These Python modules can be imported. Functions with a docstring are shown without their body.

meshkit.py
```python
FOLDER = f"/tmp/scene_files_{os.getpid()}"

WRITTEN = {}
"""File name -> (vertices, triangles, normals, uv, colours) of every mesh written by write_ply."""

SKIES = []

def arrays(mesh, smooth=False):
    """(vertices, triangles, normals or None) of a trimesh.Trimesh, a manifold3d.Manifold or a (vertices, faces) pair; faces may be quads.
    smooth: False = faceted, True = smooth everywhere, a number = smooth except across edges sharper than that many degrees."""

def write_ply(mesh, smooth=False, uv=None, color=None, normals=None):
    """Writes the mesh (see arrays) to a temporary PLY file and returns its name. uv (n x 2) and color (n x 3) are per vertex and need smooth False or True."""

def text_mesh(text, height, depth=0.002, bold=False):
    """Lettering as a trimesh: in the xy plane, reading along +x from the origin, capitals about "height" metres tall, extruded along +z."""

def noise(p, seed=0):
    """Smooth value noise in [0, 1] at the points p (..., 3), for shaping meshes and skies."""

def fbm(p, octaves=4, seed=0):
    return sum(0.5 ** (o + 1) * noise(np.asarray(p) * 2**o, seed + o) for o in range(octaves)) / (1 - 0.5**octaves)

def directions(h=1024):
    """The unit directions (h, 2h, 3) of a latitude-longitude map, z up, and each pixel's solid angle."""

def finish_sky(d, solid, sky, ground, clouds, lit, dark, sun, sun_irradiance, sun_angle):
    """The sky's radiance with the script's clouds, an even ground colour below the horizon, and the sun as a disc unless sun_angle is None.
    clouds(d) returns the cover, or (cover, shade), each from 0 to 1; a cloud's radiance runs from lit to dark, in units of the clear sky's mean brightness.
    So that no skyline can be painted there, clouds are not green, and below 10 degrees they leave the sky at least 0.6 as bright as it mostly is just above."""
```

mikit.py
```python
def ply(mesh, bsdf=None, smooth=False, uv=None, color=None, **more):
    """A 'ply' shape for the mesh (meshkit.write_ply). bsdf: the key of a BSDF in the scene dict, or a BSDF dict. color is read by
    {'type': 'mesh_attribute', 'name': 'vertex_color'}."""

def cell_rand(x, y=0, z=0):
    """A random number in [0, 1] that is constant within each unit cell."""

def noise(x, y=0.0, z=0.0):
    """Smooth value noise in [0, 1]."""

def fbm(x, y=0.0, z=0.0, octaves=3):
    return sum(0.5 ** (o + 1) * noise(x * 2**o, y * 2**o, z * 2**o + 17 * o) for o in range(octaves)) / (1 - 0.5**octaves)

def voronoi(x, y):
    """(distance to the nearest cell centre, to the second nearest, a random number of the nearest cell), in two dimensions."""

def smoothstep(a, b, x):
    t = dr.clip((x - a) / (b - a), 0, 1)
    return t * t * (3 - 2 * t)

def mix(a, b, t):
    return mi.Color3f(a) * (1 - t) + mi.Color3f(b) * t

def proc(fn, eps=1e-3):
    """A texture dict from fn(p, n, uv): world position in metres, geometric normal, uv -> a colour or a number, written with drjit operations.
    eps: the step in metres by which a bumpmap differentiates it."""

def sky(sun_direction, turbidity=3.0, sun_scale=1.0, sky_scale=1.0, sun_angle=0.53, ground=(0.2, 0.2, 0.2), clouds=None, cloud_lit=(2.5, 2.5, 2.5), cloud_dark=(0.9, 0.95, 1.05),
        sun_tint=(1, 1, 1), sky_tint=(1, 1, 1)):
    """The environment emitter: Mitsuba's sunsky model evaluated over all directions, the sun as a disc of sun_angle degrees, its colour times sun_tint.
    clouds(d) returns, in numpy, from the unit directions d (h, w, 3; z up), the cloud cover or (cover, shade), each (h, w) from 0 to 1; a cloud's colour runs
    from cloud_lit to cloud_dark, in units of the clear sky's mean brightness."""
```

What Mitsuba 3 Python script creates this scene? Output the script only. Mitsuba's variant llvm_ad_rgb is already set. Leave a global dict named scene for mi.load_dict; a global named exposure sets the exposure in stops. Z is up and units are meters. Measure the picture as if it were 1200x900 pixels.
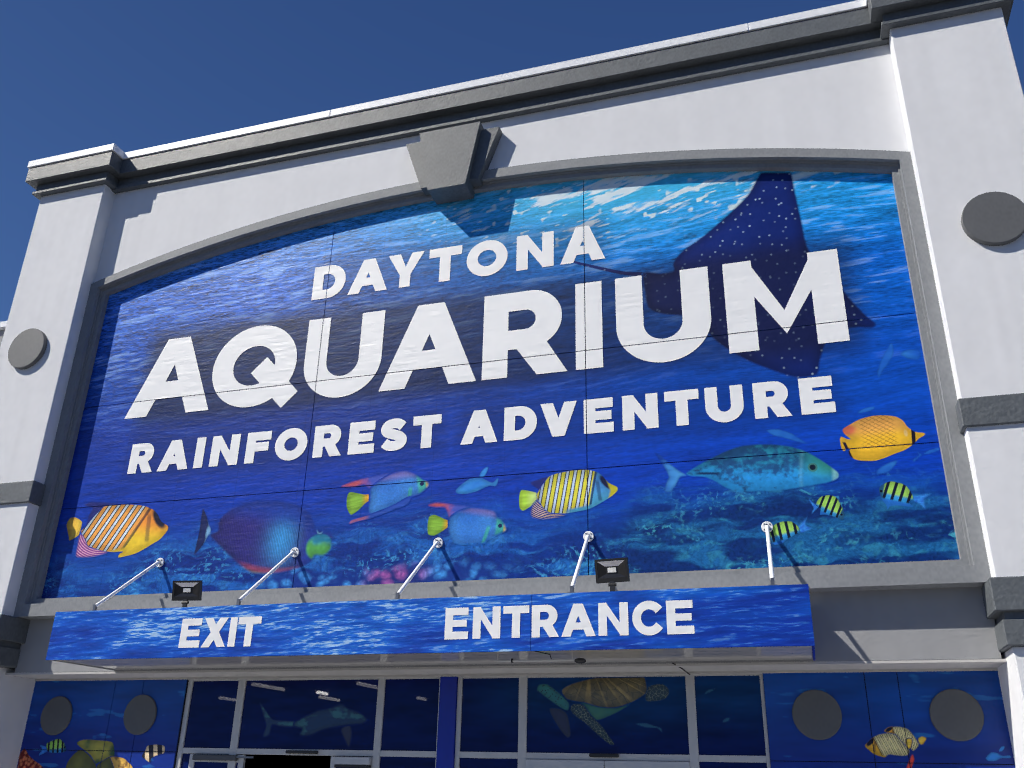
"""Aquarium shop front seen from the forecourt: arch-topped printed mural, keystone, cornice, tie-rod canopy, storefront below.
World: x to the right along the facade, y into the building, z up, metres; the printed mural lies in the plane y = 0."""
import math, random
import numpy as np, trimesh, shapely, drjit as dr, mitsuba as mi, mikit
from scipy.spatial import Delaunay
from shapely.geometry import Polygon, LineString, Point, box as rect
from shapely import affinity
from mikit import proc, noise, fbm, voronoi, cell_rand, smoothstep, mix

random.seed(7)
rng = np.random.default_rng(7)
scene, labels = {'type': 'scene'}, {}

# ------------------------------------------------------------------ camera, sky, exposure
YAW, PITCH, ROLL, FOCAL = -0.312085, 0.409366, 0.021989, 1059.9
fw = np.array([math.sin(YAW) * math.cos(PITCH), math.cos(YAW) * math.cos(PITCH), math.sin(PITCH)])
right = np.array([math.cos(YAW), -math.sin(YAW), 0.0])
up = np.cross(right, fw)
up = -right * math.sin(ROLL) + up * math.cos(ROLL)
EYE = np.array([12.4414, -12.5456, 1.75])
scene['camera'] = {'type': 'perspective', 'fov': math.degrees(2 * math.atan(600 / FOCAL)), 'fov_axis': 'x', 'near_clip': 0.05, 'far_clip': 3000.0,
                   'to_world': mi.ScalarTransform4f().look_at(origin=EYE.tolist(), target=(EYE + fw).tolist(), up=up.tolist())}
scene['sky'] = mikit.sky((-1.38, -1.0, 1.68), turbidity=1.5, sky_tint=(0.72, 0.88, 1.24), sky_scale=0.54, sun_scale=1.0, sun_tint=(0.93, 1.07, 1.32), ground=(0.13, 0.13, 0.13))
exposure = 1.88

# ------------------------------------------------------------------ materials
def lin(*c):
    c = np.array(c, float) / 255
    return np.where(c <= 0.04045, c / 12.92, ((c + 0.055) / 1.055) ** 2.4)
WHITE = lin(224, 229, 240)
def ink(r, g, b, k=0.80):
    """Base colour of a print whose sunlit photograph value is r, g, b beside white lettering."""
    return [float(v) for v in np.clip(lin(r, g, b) / WHITE * k, 0.002, 0.9)]
SPEC = {}
def mat(key, color, rough=0.5, bump=None, bump_scale=0.01, eps=2e-3, spec=0.5, **kw):
    SPEC[key] = (color, dict(rough=rough, bump=bump, bump_scale=bump_scale, eps=eps, spec=spec, **kw))
    c = proc(color) if callable(color) else {'type': 'rgb', 'value': list(map(float, color))}
    b = {'type': 'principled', 'base_color': c, 'roughness': rough, 'specular': spec, **kw}
    if bump: b = {'type': 'bumpmap', 'arbitrary': proc(bump, eps), 'scale': bump_scale, 'bsdf': b}
    scene[key] = {'type': 'twosided', 'bsdf': b}
    return key

def stucco_bump(p, n, uv): return fbm(p.x * 30, p.y * 30, p.z * 30) + 0.35 * noise(p.x * 3.1, p.y * 3.1, p.z * 2.3)
def paint(c, amount=0.10, streak=0.0):
    c = [float(v) for v in c]
    def fn(p, n, uv):
        t = fbm(p.x * 1.3, p.y * 1.3, p.z * 1.1) * 0.6 + fbm(p.x * 11, p.y * 11, p.z * 7, 2) * 0.4
        s = noise(p.x * 9, p.y * 9, p.z * 0.7)
        return mi.Color3f(*c) * (1 + amount * (t - 0.5) * 2 + streak * (s - 0.5) * 2)
    return fn
def speckle(c, amount=0.16):
    c = [float(v) for v in c]
    def fn(p, n, uv):
        t = fbm(p.x * 3, p.y * 3, p.z * 3) * 0.5 + noise(p.x * 40, p.y * 40, p.z * 22) * 0.5
        return mi.Color3f(*c) * (1 + amount * (t - 0.5) * 2)
    return fn
mat('white_stucco', paint((0.68, 0.688, 0.705), 0.06, 0.03), 0.75, stucco_bump, 0.0038, spec=0.3)
mat('frame_paint', speckle((0.222, 0.233, 0.245)), 0.65, stucco_bump, 0.007, spec=0.4)
mat('grey_paint', speckle((0.094, 0.105, 0.114), 0.28), 0.55, stucco_bump, 0.009, spec=0.6)
mat('disc_paint', speckle((0.10, 0.103, 0.106), 0.12), 0.55, stucco_bump, 0.004, spec=0.6)
mat('band_stucco', paint((0.29, 0.295, 0.305), 0.08, 0.04), 0.7, stucco_bump, 0.006, spec=0.4)
mat('header_stucco', paint((0.47, 0.46, 0.445), 0.08), 0.8)
mat('coping_metal', paint((0.80, 0.81, 0.83), 0.03), 0.35, spec=0.5)
mat('letter_vinyl', paint((0.81, 0.82, 0.82), 0.025), 0.5, lambda p, n, uv: fbm(p.x * 3, p.z * 20, 3.0) + 0.3 * noise(p.x * 60, p.z * 60), 0.006)
mat('backing', (0.02, 0.025, 0.04), 0.9)
mat('lap_line', ink(70, 85, 130), 0.6)

def vinyl_bump(p, n, uv):
    a = fbm(p.x * 4.0, p.z * 26 + noise(p.x * 0.9, p.z * 0.5) * 3, 1.0)
    return a + 0.35 * noise(p.x * 34, p.z * 55, 5.0) + 0.3 * noise(p.x * 9, p.z * 14, 9.0)

def ramp(v, stops):
    c = mi.Color3f(*stops[0][1])
    for (a, _), (b, k) in zip(stops[:-1], stops[1:]):
        c = mix(c, k, smoothstep(a, b, v))
    return c
def water(x, z):
    lft = ramp(z, [(4.3, ink(20, 76, 165)), (5.9, ink(0, 55, 172)), (7.0, ink(2, 52, 160)), (8.6, ink(14, 72, 174)), (9.8, ink(40, 98, 205)), (11.2, ink(56, 130, 225))])
    rgt = ramp(z, [(4.3, ink(12, 74, 158)), (5.6, ink(2, 60, 186)), (7.2, ink(2, 76, 192)), (8.8, ink(4, 96, 205)), (10.2, ink(24, 145, 232)), (11.2, ink(50, 176, 240))])
    c = mix(lft, rgt, smoothstep(4.5, 12.5, x + (z - 7.5) * 0.6))
    wob = fbm(x * 0.55, z * 0.8, 2.0) * 2.4
    r = 0.35 * fbm(x * 0.9 + z * 0.5, z * 7.0 - x * 0.75 + wob, 4.0, 3) + 0.65 * fbm(x * 2.4 + z, z * 21.0 - x * 1.4 + wob * 2, 14.0, 4)
    f = noise(x * 16 + z, z * 70 + wob * 4, 8.0)
    high = smoothstep(6.6, 9.6, z)
    c = c * (1 + (r - 0.5) * (0.9 + 1.0 * high) + (f - 0.5) * (0.30 + 0.40 * high + 0.5 * high * smoothstep(9.0, 3.0, x)))
    lit = smoothstep(0.56, 0.70, r) * high
    c = mix(c, ink(150, 190, 240), lit * 0.45)
    # light breaking through the surface
    zone = dr.exp(-dr.square((x - 10.2 - (z - 10.5) * 0.5) / 2.7) - dr.square((z - 10.9 + dr.maximum(x - 10.8, 0) * 0.10) / 0.75))
    c = mix(c, ink(70, 190, 240), zone * 0.7)
    q = z - 0.27 * x
    g = 0.62 * fbm(x * 1.5 + q, q * 7.5 + noise(x * 2, q * 3, 5.0) * 0.8, 12.0, 3) + 0.38 * fbm(x * 5.5, q * 26, 19.0, 4)
    blot = smoothstep(0.545, 0.685, g + (zone - 0.6) * 0.14)
    c = mix(c, ink(225, 236, 246), blot * smoothstep(0.12, 0.45, zone) * 0.8)
    spark = smoothstep(0.78, 0.95, noise(x * 8 + 3, (z - 0.15 * x) * 19, 21.0))
    c = mix(c, ink(205, 228, 240), spark * smoothstep(0.04, 0.3, zone) * 0.9)
    beam = smoothstep(0.09, 0.03, dr.abs(z - 10.42 - (x - 12.6) * 0.22 - 0.05 * noise(x * 4, 2.0))) * smoothstep(12.15, 12.5, x) * smoothstep(13.9, 13.4, x)
    return mix(c, ink(200, 225, 240), beam * 0.8)
def reef(c, x, z):
    top = 5.25 + 0.55 * noise(x * 0.8, 3.0) + 0.3 * noise(x * 2.7, 7.0) - 0.5 * smoothstep(3.4, 0.8, x)
    m = smoothstep(top + 0.15, top - 0.75, z)
    wx, wz = x + 0.14 * noise(x * 4, z * 5, 1.0), z + 0.12 * noise(x * 4, z * 5, 5.0)
    green = smoothstep(8.6, 10.5, x)
    dark = mix(ink(6, 44, 132), ink(8, 44, 112), green)
    mid = mix(ink(22, 88, 178), ink(24, 92, 156), green)
    big = fbm(wx * 1.5, wz * 6.5, 31.0, 5)
    rc = mix(dark, mid, smoothstep(0.36, 0.64, big))
    tuft = fbm(wx * 7, wz * 11, 55.0, 4)
    rc = mix(rc, mix(ink(52, 128, 205), ink(48, 136, 172), green), smoothstep(0.54, 0.72, tuft) * smoothstep(0.42, 0.60, big) * 0.5)
    ridge = 1 - dr.abs(2 * fbm(wx * 13, wz * 17, 14.0, 4) - 1)
    rc = mix(rc, mix(ink(70, 160, 225), ink(70, 165, 195), green), smoothstep(0.72, 1.0, ridge) * smoothstep(0.40, 0.72, fbm(x * 1.7, z * 3.4, 40.0)) * smoothstep(0.35, 0.8, noise(wx * 19, wz * 24, 11.0)) * 0.75)
    grain = noise(wx * 30, wz * 38, 3.0)
    rc = rc * (0.62 + 0.76 * (0.6 * grain + 0.4 * noise(x * 60, z * 70, 2.0)))
    # brain and finger corals at the lower left
    d1, d2, w = voronoi(wx * 4.2, wz * 5.0)
    lump = smoothstep(0.55, 0.1, d1) * (0.55 + 0.9 * noise(x * 30, z * 34, 6.0))
    near = smoothstep(4.95, 4.65, z + 0.25 * noise(x * 1.7, 9.0)) * smoothstep(4.1, 4.6, x) * smoothstep(9.0, 7.4, x)
    warm = smoothstep(5.9, 6.3, x) * smoothstep(7.3, 6.9, x) * smoothstep(4.75, 4.6, z)
    lc = mix(mix(ink(14, 50, 140), ink(60, 140, 225), lump), mix(ink(30, 40, 120), ink(150, 84, 165), lump), warm)
    rc = mix(rc, lc, near * 0.9)
    return mix(c, rc, m)
def halo(x, z, x0, x1, z0, z1, r):
    dx, dz = dr.maximum(dr.abs(x - (x0 + x1) / 2) - (x1 - x0) / 2, 0), dr.maximum(dr.abs(z - (z0 + z1) / 2) - (z1 - z0) / 2, 0)
    return smoothstep(r, 0.0, dr.sqrt(dx * dx + dz * dz))
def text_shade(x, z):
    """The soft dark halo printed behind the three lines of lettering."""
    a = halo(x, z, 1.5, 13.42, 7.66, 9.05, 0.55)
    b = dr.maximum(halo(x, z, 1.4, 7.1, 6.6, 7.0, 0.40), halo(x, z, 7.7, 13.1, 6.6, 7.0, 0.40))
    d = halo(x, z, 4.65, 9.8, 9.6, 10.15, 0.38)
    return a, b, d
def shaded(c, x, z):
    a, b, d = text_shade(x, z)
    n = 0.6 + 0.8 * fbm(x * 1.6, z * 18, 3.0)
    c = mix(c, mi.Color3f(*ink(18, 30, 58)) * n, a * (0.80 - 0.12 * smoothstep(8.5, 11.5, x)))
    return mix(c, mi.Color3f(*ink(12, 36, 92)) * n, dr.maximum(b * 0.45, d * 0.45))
def mural_print(p, n, uv):
    x, z = p.x, p.z
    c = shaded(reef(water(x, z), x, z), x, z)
    lap = smoothstep(0.012, 0.004, dr.abs(x / 1.186 - dr.floor(x / 1.186 + 0.5)) * 1.186) * 0.16 * smoothstep(11.0, 6.0, x)
    return c * (1 - lap)
VINYL = dict(rough=0.36, bump=vinyl_bump, bump_scale=0.0030, spec=0.28)
mat('mural_print', mural_print, **VINYL)
def ray_print(p, n, uv):
    x, z = p.x, p.z
    c = mix(ink(10, 28, 98), ink(14, 40, 124), fbm(x * 1.5, z * 3, 3.0))
    d1, d2, w = voronoi(x * 5.8, z * 5.8)
    c = mix(c, ink(170, 200, 235), smoothstep(0.14, 0.05, d1) * (0.22 + 0.45 * w))
    a, b, d = text_shade(x, z)
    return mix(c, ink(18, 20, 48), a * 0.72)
mat('ray_print', ray_print, **VINYL)

def band(f, w, s=0.04): return smoothstep(w + s, w - s, dr.abs(f))
def regal(stripe, pale, dark, face_top, face_low, mask, period, slope, face_u, curve=0.0):
    """A striped angelfish: u runs from the tail (0) to the nose (1), v upwards, in body lengths."""
    def fn(p, n, uv):
        u, v = uv.x, uv.y
        s = u - slope * v + curve * v * v
        f = s / period
        f = f - dr.floor(f) - 0.5
        k = smoothstep(0.05, 0.3, u)
        c = mix(stripe, dark, band(f, 0.27, 0.04))
        c = mix(c, pale, band(f, 0.15, 0.04))
        face = mix(face_low, face_top, smoothstep(-0.12, 0.08, v))
        isface = smoothstep(face_u - 0.012, face_u + 0.012, s + 0.02 * noise(v * 9, 2.0))
        rim = band(s - face_u, 0.014, 0.008)
        c = mix(mix(c, face, isface), dark, rim * 0.8)
        belly = smoothstep(-0.185, -0.225, v - 0.12 * (u - 0.35)) * smoothstep(0.30, 0.45, u)
        c = mix(c, face_low, belly)
        eye = smoothstep(0.085, 0.05, dr.sqrt(dr.square((u - 0.875) * 0.8) + dr.square(v - 0.10 + (u - 0.87) * 0.8)))
        c = mix(c, mask, eye)
        gill = band(u - 0.775 + 0.12 * v, 0.022, 0.01) * smoothstep(-0.14, -0.1, v) * smoothstep(0.17, 0.1, v)
        c = mix(c, mask, gill * 0.55)
        return c * (0.88 + 0.24 * fbm(u * 30, v * 30, 2.0))
    return fn
K = ink(24, 28, 52)
mat('regal_orange', regal(ink(240, 168, 82), ink(205, 225, 245), K, ink(238, 150, 60), ink(245, 205, 55), ink(34, 34, 60), 0.1, 0.55, 0.645, 0.0), **VINYL)
_ry = regal(ink(214, 210, 70), ink(190, 215, 245), ink(22, 30, 70), ink(70, 140, 215), ink(80, 170, 225), ink(26, 34, 80), 0.098, 0.20, 0.70, 0.0)
mat('regal_yellow', lambda p, n, uv: mix(_ry(p, n, uv), ink(215, 212, 60), smoothstep(0.90, 0.935, uv.x + 0.3 * dr.abs(uv.y + 0.01))), **VINYL)
mat('regal_small', regal(ink(242, 228, 170), ink(242, 228, 170), K, ink(235, 180, 60), ink(225, 180, 60), ink(30, 30, 60), 0.105, 0.5, 0.70, 0.0), **VINYL)
def fin(a, b, rays=40.0, dark=None):
    def fn(p, n, uv):
        t = noise(uv.y * rays, uv.x * 6)
        c = mix(a, b, smoothstep(0.0, -0.16, uv.x))
        return c * (0.8 + 0.4 * t)
    return fn
mat('tail_yellow', fin(ink(250, 205, 80), ink(228, 180, 70)), **VINYL)
mat('tail_lime', fin(ink(205, 235, 150), ink(165, 210, 70)), **VINYL)
mat('tail_queen', fin(ink(226, 170, 50), ink(128, 178, 62), 60), **VINYL)
def lined(a, b, freq, bend=1.0):
    def fn(p, n, uv):
        d = dr.sqrt(dr.square(uv.x - 0.28) + dr.square((uv.y - 0.02) * bend)) * freq
        f = d - dr.floor(d) - 0.5
        return mix(a, b, band(f, 0.20, 0.08))
    return fn
mat('anal_pink', lined(ink(150, 80, 150), ink(225, 170, 200), 40, 1.3), **VINYL)
mat('anal_lined', lined(ink(16, 48, 140), ink(225, 190, 140), 36, 1.5), **VINYL)
mat('dorsal_dark', lambda p, n, uv: mix(ink(16, 24, 90), ink(46, 44, 110), fbm(p.x * 14, p.z * 14)), **VINYL)
def queen(p, n, uv):
    u, v = uv.x, uv.y
    c = mix(ink(36, 100, 205), ink(66, 140, 225), fbm(u * 3, v * 3, 1.0))
    c = mix(c, ink(130, 120, 210), smoothstep(0.16, 0.30, v + 0.15 * (u - 0.5)) * 0.8)
    c = mix(c, ink(60, 165, 180), smoothstep(0.045, 0.02, dr.abs(u - 0.70 - 0.25 * v)) * smoothstep(0.06, -0.02, v))
    face = smoothstep(0.80, 0.86, u)
    c = mix(c, ink(70, 190, 170), face * 0.8)
    c = mix(c, ink(225, 215, 90), smoothstep(0.945, 0.985, u))
    c = mix(c, ink(16, 40, 100), smoothstep(0.04, 0.03, dr.sqrt(dr.square(u - 0.90) + dr.square(v - 0.035))))
    return c * (0.86 + 0.28 * noise(u * 60, v * 60))
mat('queen_print', queen, **VINYL)
mat('queen_dorsal', lambda p, n, uv: mix(ink(205, 90, 60), ink(70, 90, 195), smoothstep(-0.18, 0.12, uv.x + 0.06 * noise(p.x * 30, p.z * 30))), **VINYL)
mat('queen_anal', lambda p, n, uv: mix(ink(200, 110, 70), ink(50, 90, 190), smoothstep(-0.15, 0.0, uv.x)), **VINYL)
mat('fin_line', ink(225, 215, 130), **VINYL)
def trevally(p, n, uv):
    u, v = uv.x, uv.y
    c = mix(ink(40, 145, 225), ink(36, 130, 170), smoothstep(-0.02, 0.12, v))
    m = fbm(u * 30, v * 34, 3.0, 4) * 0.7 + fbm(u * 7, v * 9, 8.0) * 0.3
    c = mix(c, ink(26, 62, 120), smoothstep(0.44, 0.74, m + 0.24 * smoothstep(-0.06, 0.12, v) - 0.08) * smoothstep(0.86, 0.74, u) * 0.85)
    c = mix(c, ink(60, 165, 150), smoothstep(0.72, 0.95, u) * smoothstep(-0.06, 0.06, v) * 0.8)
    c = mix(c, ink(120, 205, 235), band(u - 0.765 - 0.5 * v * v, 0.006, 0.02) * 0.35)
    c = mix(c, ink(20, 60, 110), band(v - 0.01, 0.008, 0.006) * smoothstep(0.05, 0.1, u) * smoothstep(0.27, 0.2, u))
    e = dr.sqrt(dr.square(u - 0.842) + dr.square(v - 0.055))
    c = mix(mix(c, ink(60, 120, 120), smoothstep(0.034, 0.028, e)), ink(14, 30, 50), smoothstep(0.022, 0.016, e))
    c = mix(c, ink(150, 220, 235), smoothstep(0.95, 0.985, u) * 0.7)
    return c * (0.8 + 0.4 * fbm(u * 40, v * 40, 6.0))
mat('trevally_print', trevally, **VINYL)
mat('trevally_tail', lambda p, n, uv: mix(ink(70, 150, 225), ink(14, 60, 165), smoothstep(-0.03, -0.19, uv.x + 0.05 * noise(uv.y * 60))), **VINYL)
def butterfly(p, n, uv):
    u, v = uv.x, uv.y
    c = mix(ink(250, 190, 50), ink(246, 178, 90), smoothstep(0.0, 0.18, v))
    c = mix(c, ink(225, 110, 90), smoothstep(0.14, 0.05, dr.sqrt(dr.square(u - 0.12) + dr.square((v - 0.17) * 1.4))) * 0.85)
    a, b = (u * 0.75 + v * 1.0) * 17, (u * 0.55 - v * 1.1) * 19
    grid = dr.maximum(band(a - dr.floor(a) - 0.5, 0.07, 0.08), band(b - dr.floor(b) - 0.5, 0.06, 0.08) * 0.8)
    body = smoothstep(0.22, 0.32, u) * smoothstep(0.72, 0.62, u) * smoothstep(-0.14, -0.09, v)
    c = mix(c, ink(120, 60, 40), grid * body * 0.85)
    c = mix(c, ink(30, 24, 40), band(u - 0.872 - 0.12 * v, 0.022, 0.006))
    c = mix(c, ink(40, 30, 50), band(u - 0.055 + 0.25 * v, 0.018, 0.006) * smoothstep(0.03, 0.0, v))
    c = mix(c, ink(246, 225, 190), smoothstep(0.03, 0.012, dr.sqrt(dr.square(u - 0.79) + dr.square((v - 0.04) * 0.5))) * 0.4)
    return c * (0.92 + 0.16 * fbm(u * 30, v * 30))
mat('butterfly_print', butterfly, **VINYL)
def sergeant(p, n, uv):
    u, v = uv.x, uv.y
    s = u + 0.10 * v
    yel = smoothstep(-0.10, 0.02, v)
    c = mix(ink(50, 148, 222), ink(150, 204, 96), yel)
    f = (s - 0.10) / 0.235
    f = f - dr.floor(f + 0.5)
    c = mix(c, ink(16, 24, 48), band(f, 0.19, 0.05) * smoothstep(-0.30, -0.16, v))
    c = mix(c, ink(40, 96, 140), smoothstep(0.84, 0.9, u))
    c = mix(c, ink(14, 20, 40), smoothstep(0.05, 0.035, dr.sqrt(dr.square(u - 0.93) + dr.square(v - 0.0))))
    c = mix(c, ink(40, 120, 225), smoothstep(-0.19, -0.25, v))
    return c * (0.9 + 0.2 * noise(u * 40, v * 40))
mat('sergeant_print', sergeant, **VINYL)
mat('sergeant_tail', lambda p, n, uv: mix(ink(40, 100, 215), ink(60, 150, 235), noise(uv.x * 18, uv.y * 30)), **VINYL)
def tang(p, n, uv):
    u, v = uv.x, uv.y
    x, z = p.x, p.z
    w = mi.Color3f(*ink(16, 58, 165))
    c = mix(ink(34, 36, 96), ink(50, 40, 130), fbm(u * 3, v * 4))
    c = mix(c, ink(60, 160, 235), dr.exp(-dr.square((u - 0.60) / 0.12) - dr.square((v + 0.0) / 0.17)) * 0.75)
    f = (u * 1.0 + v * 0.5 + 0.01 * noise(u * 20, v * 20)) * 48
    c = c * (0.86 + 0.28 * band(f - dr.floor(f) - 0.5, 0.2, 0.15))
    low = smoothstep(-0.20, -0.27, v - 0.16 * dr.square(u - 0.6) + 0.0)
    c = mix(c, ink(190, 80, 70), smoothstep(-0.185, -0.22, v - 0.5 * dr.square(u - 0.55)) * smoothstep(0.25, 0.4, u) * smoothstep(0.9, 0.75, u) * 0.5)
    c = mix(c, ink(110, 140, 60), smoothstep(-0.225, -0.26, v - 0.5 * dr.square(u - 0.55)) * 0.8)
    fade = smoothstep(0.10, 0.28, v + 0.10 * u) 
    c = mix(c, w, fade * 0.85)
    c = mix(c, w, smoothstep(0.74, 0.84, u) * 0.75)
    c = mix(c, mix(ink(84, 168, 76), ink(36, 130, 170), smoothstep(-0.02, 0.05, v + 0.04 * noise(u * 30, v * 30))), smoothstep(0.115, 0.085, dr.sqrt(dr.square(u - 0.905) + dr.square((v + 0.03) * 1.1))))
    e = dr.sqrt(dr.square(u - 0.885) + dr.square(v - 0.085))
    c = mix(mix(c, ink(110, 170, 215), smoothstep(0.03, 0.024, e)), ink(20, 30, 60), smoothstep(0.018, 0.013, e))
    return c * (0.85 + 0.3 * noise(u * 50, v * 70))
mat('tang_print', tang, **VINYL)
mat('tang_tail', lambda p, n, uv: mix(ink(22, 34, 90), ink(120, 175, 225), smoothstep(-0.035, -0.01, uv.x + 0.02 * noise(uv.y * 30))), **VINYL)
mat('blue_fish', lambda p, n, uv: mix(ink(34, 112, 215), ink(60, 150, 228), fbm(p.x * 8, p.z * 12)), **VINYL)
mat('pale_fish', lambda p, n, uv: mix(ink(16, 78, 190), ink(46, 122, 205), fbm(p.x * 6, p.z * 10)), **VINYL)

def fascia_print(p, n, uv):
    x, z = p.x, p.z
    q = z - 0.05 * x + 0.05 * noise(x * 1.3, z * 2.0, 3.0)
    big = fbm(x * 0.6, q * 2.6, 9.0)
    mid = fbm(x * 3.4, q * 28, 2.0, 4)
    fine = fbm(x * 11, q * 80, 4.0, 3)
    swell = smoothstep(0.46, 0.70, big) * smoothstep(10.5, 5.5, dr.abs(x - 5.8) + 1.5 * noise(x, 4.0))
    c = mix(ink(0, 48, 160), ink(2, 86, 204), smoothstep(0.3, 0.65, big))
    c = c * (0.55 + 0.9 * mid)
    t = 0.55 * mid + 0.45 * fine + 0.10 * swell
    c = mix(c, ink(52, 140, 232), smoothstep(0.52, 0.70, t) * (0.28 + 0.36 * swell))
    return mix(c, ink(185, 220, 246), smoothstep(0.615, 0.78, t) * (0.14 + 0.5 * swell))
mat('fascia_print', fascia_print, 0.38, vinyl_bump, 0.004, spec=0.4)
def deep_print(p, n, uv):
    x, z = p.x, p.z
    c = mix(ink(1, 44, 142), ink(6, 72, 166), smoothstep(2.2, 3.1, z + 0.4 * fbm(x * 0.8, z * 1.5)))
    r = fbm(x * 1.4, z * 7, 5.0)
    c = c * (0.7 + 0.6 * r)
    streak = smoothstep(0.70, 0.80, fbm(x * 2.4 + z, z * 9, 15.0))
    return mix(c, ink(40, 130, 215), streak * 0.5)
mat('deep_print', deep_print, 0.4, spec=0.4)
def film_print(p, n, uv):
    x, z = p.x, p.z
    c = mix(ink(3, 22, 96), ink(14, 60, 122), smoothstep(2.3, 3.1, z + 0.35 * fbm(x * 0.9, z * 2)) * smoothstep(7.0, 9.0, x) * 0.9 + 0.1)
    return c * (0.6 + 0.8 * fbm(x * 2, z * 9))
mat('window_film', film_print, 0.12, spec=0.15)
scene['printed_glass'] = {'type': 'blendbsdf', 'weight': 0.86, 'bsdf_0': {'type': 'thindielectric'}, 'bsdf_1': {'type': 'ref', 'id': 'window_film'}}
def turtle_shell(p, n, uv):
    d1, d2, w = voronoi(p.x * 7 + 0.4 * p.z, p.z * 9)
    c = mix(ink(104, 96, 66), ink(58, 66, 56), smoothstep(0.14, 0.02, d2 - d1) * 0.6)
    f = noise((p.x - 9.4) / (p.z - 3.3) * 10, 1.0)
    c = mix(c, ink(170, 150, 92), smoothstep(0.5, 0.9, f) * 0.5)
    return c * (0.6 + 0.8 * fbm(p.x * 16, p.z * 16))
mat('turtle_shell', turtle_shell, 0.15)
def turtle_skin(p, n, uv):
    d1, d2, w = voronoi(p.x * 22, p.z * 22)
    return mix(ink(30, 50, 66), ink(150, 160, 130), smoothstep(0.12, 0.0, d2 - d1) * 0.8)
mat('turtle_skin', turtle_skin, 0.15)
mat('turtle_head', lambda p, n, uv: mix(mix(ink(44, 122, 118), ink(32, 90, 112), fbm(p.x * 9, p.z * 9)), ink(30, 44, 60), smoothstep(0.22, 0.14, voronoi(p.x * 20, p.z * 20)[0]) * smoothstep(2.66, 2.78, p.z)), 0.15)
mat('turtle_belly', lambda p, n, uv: mix(ink(30, 104, 112), ink(66, 116, 84), fbm(p.x * 6, p.z * 9)), 0.15)
mat('turtle_dark', ink(34, 34, 70), 0.15)
mat('shark_print', lambda p, n, uv: mix(ink(8, 40, 88), ink(48, 104, 122), smoothstep(0.55, 0.75, fbm(p.x * 5, p.z * 9)) * 0.9), 0.12)
mat('film_fish', ink(34, 92, 130), 0.12)
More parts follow.
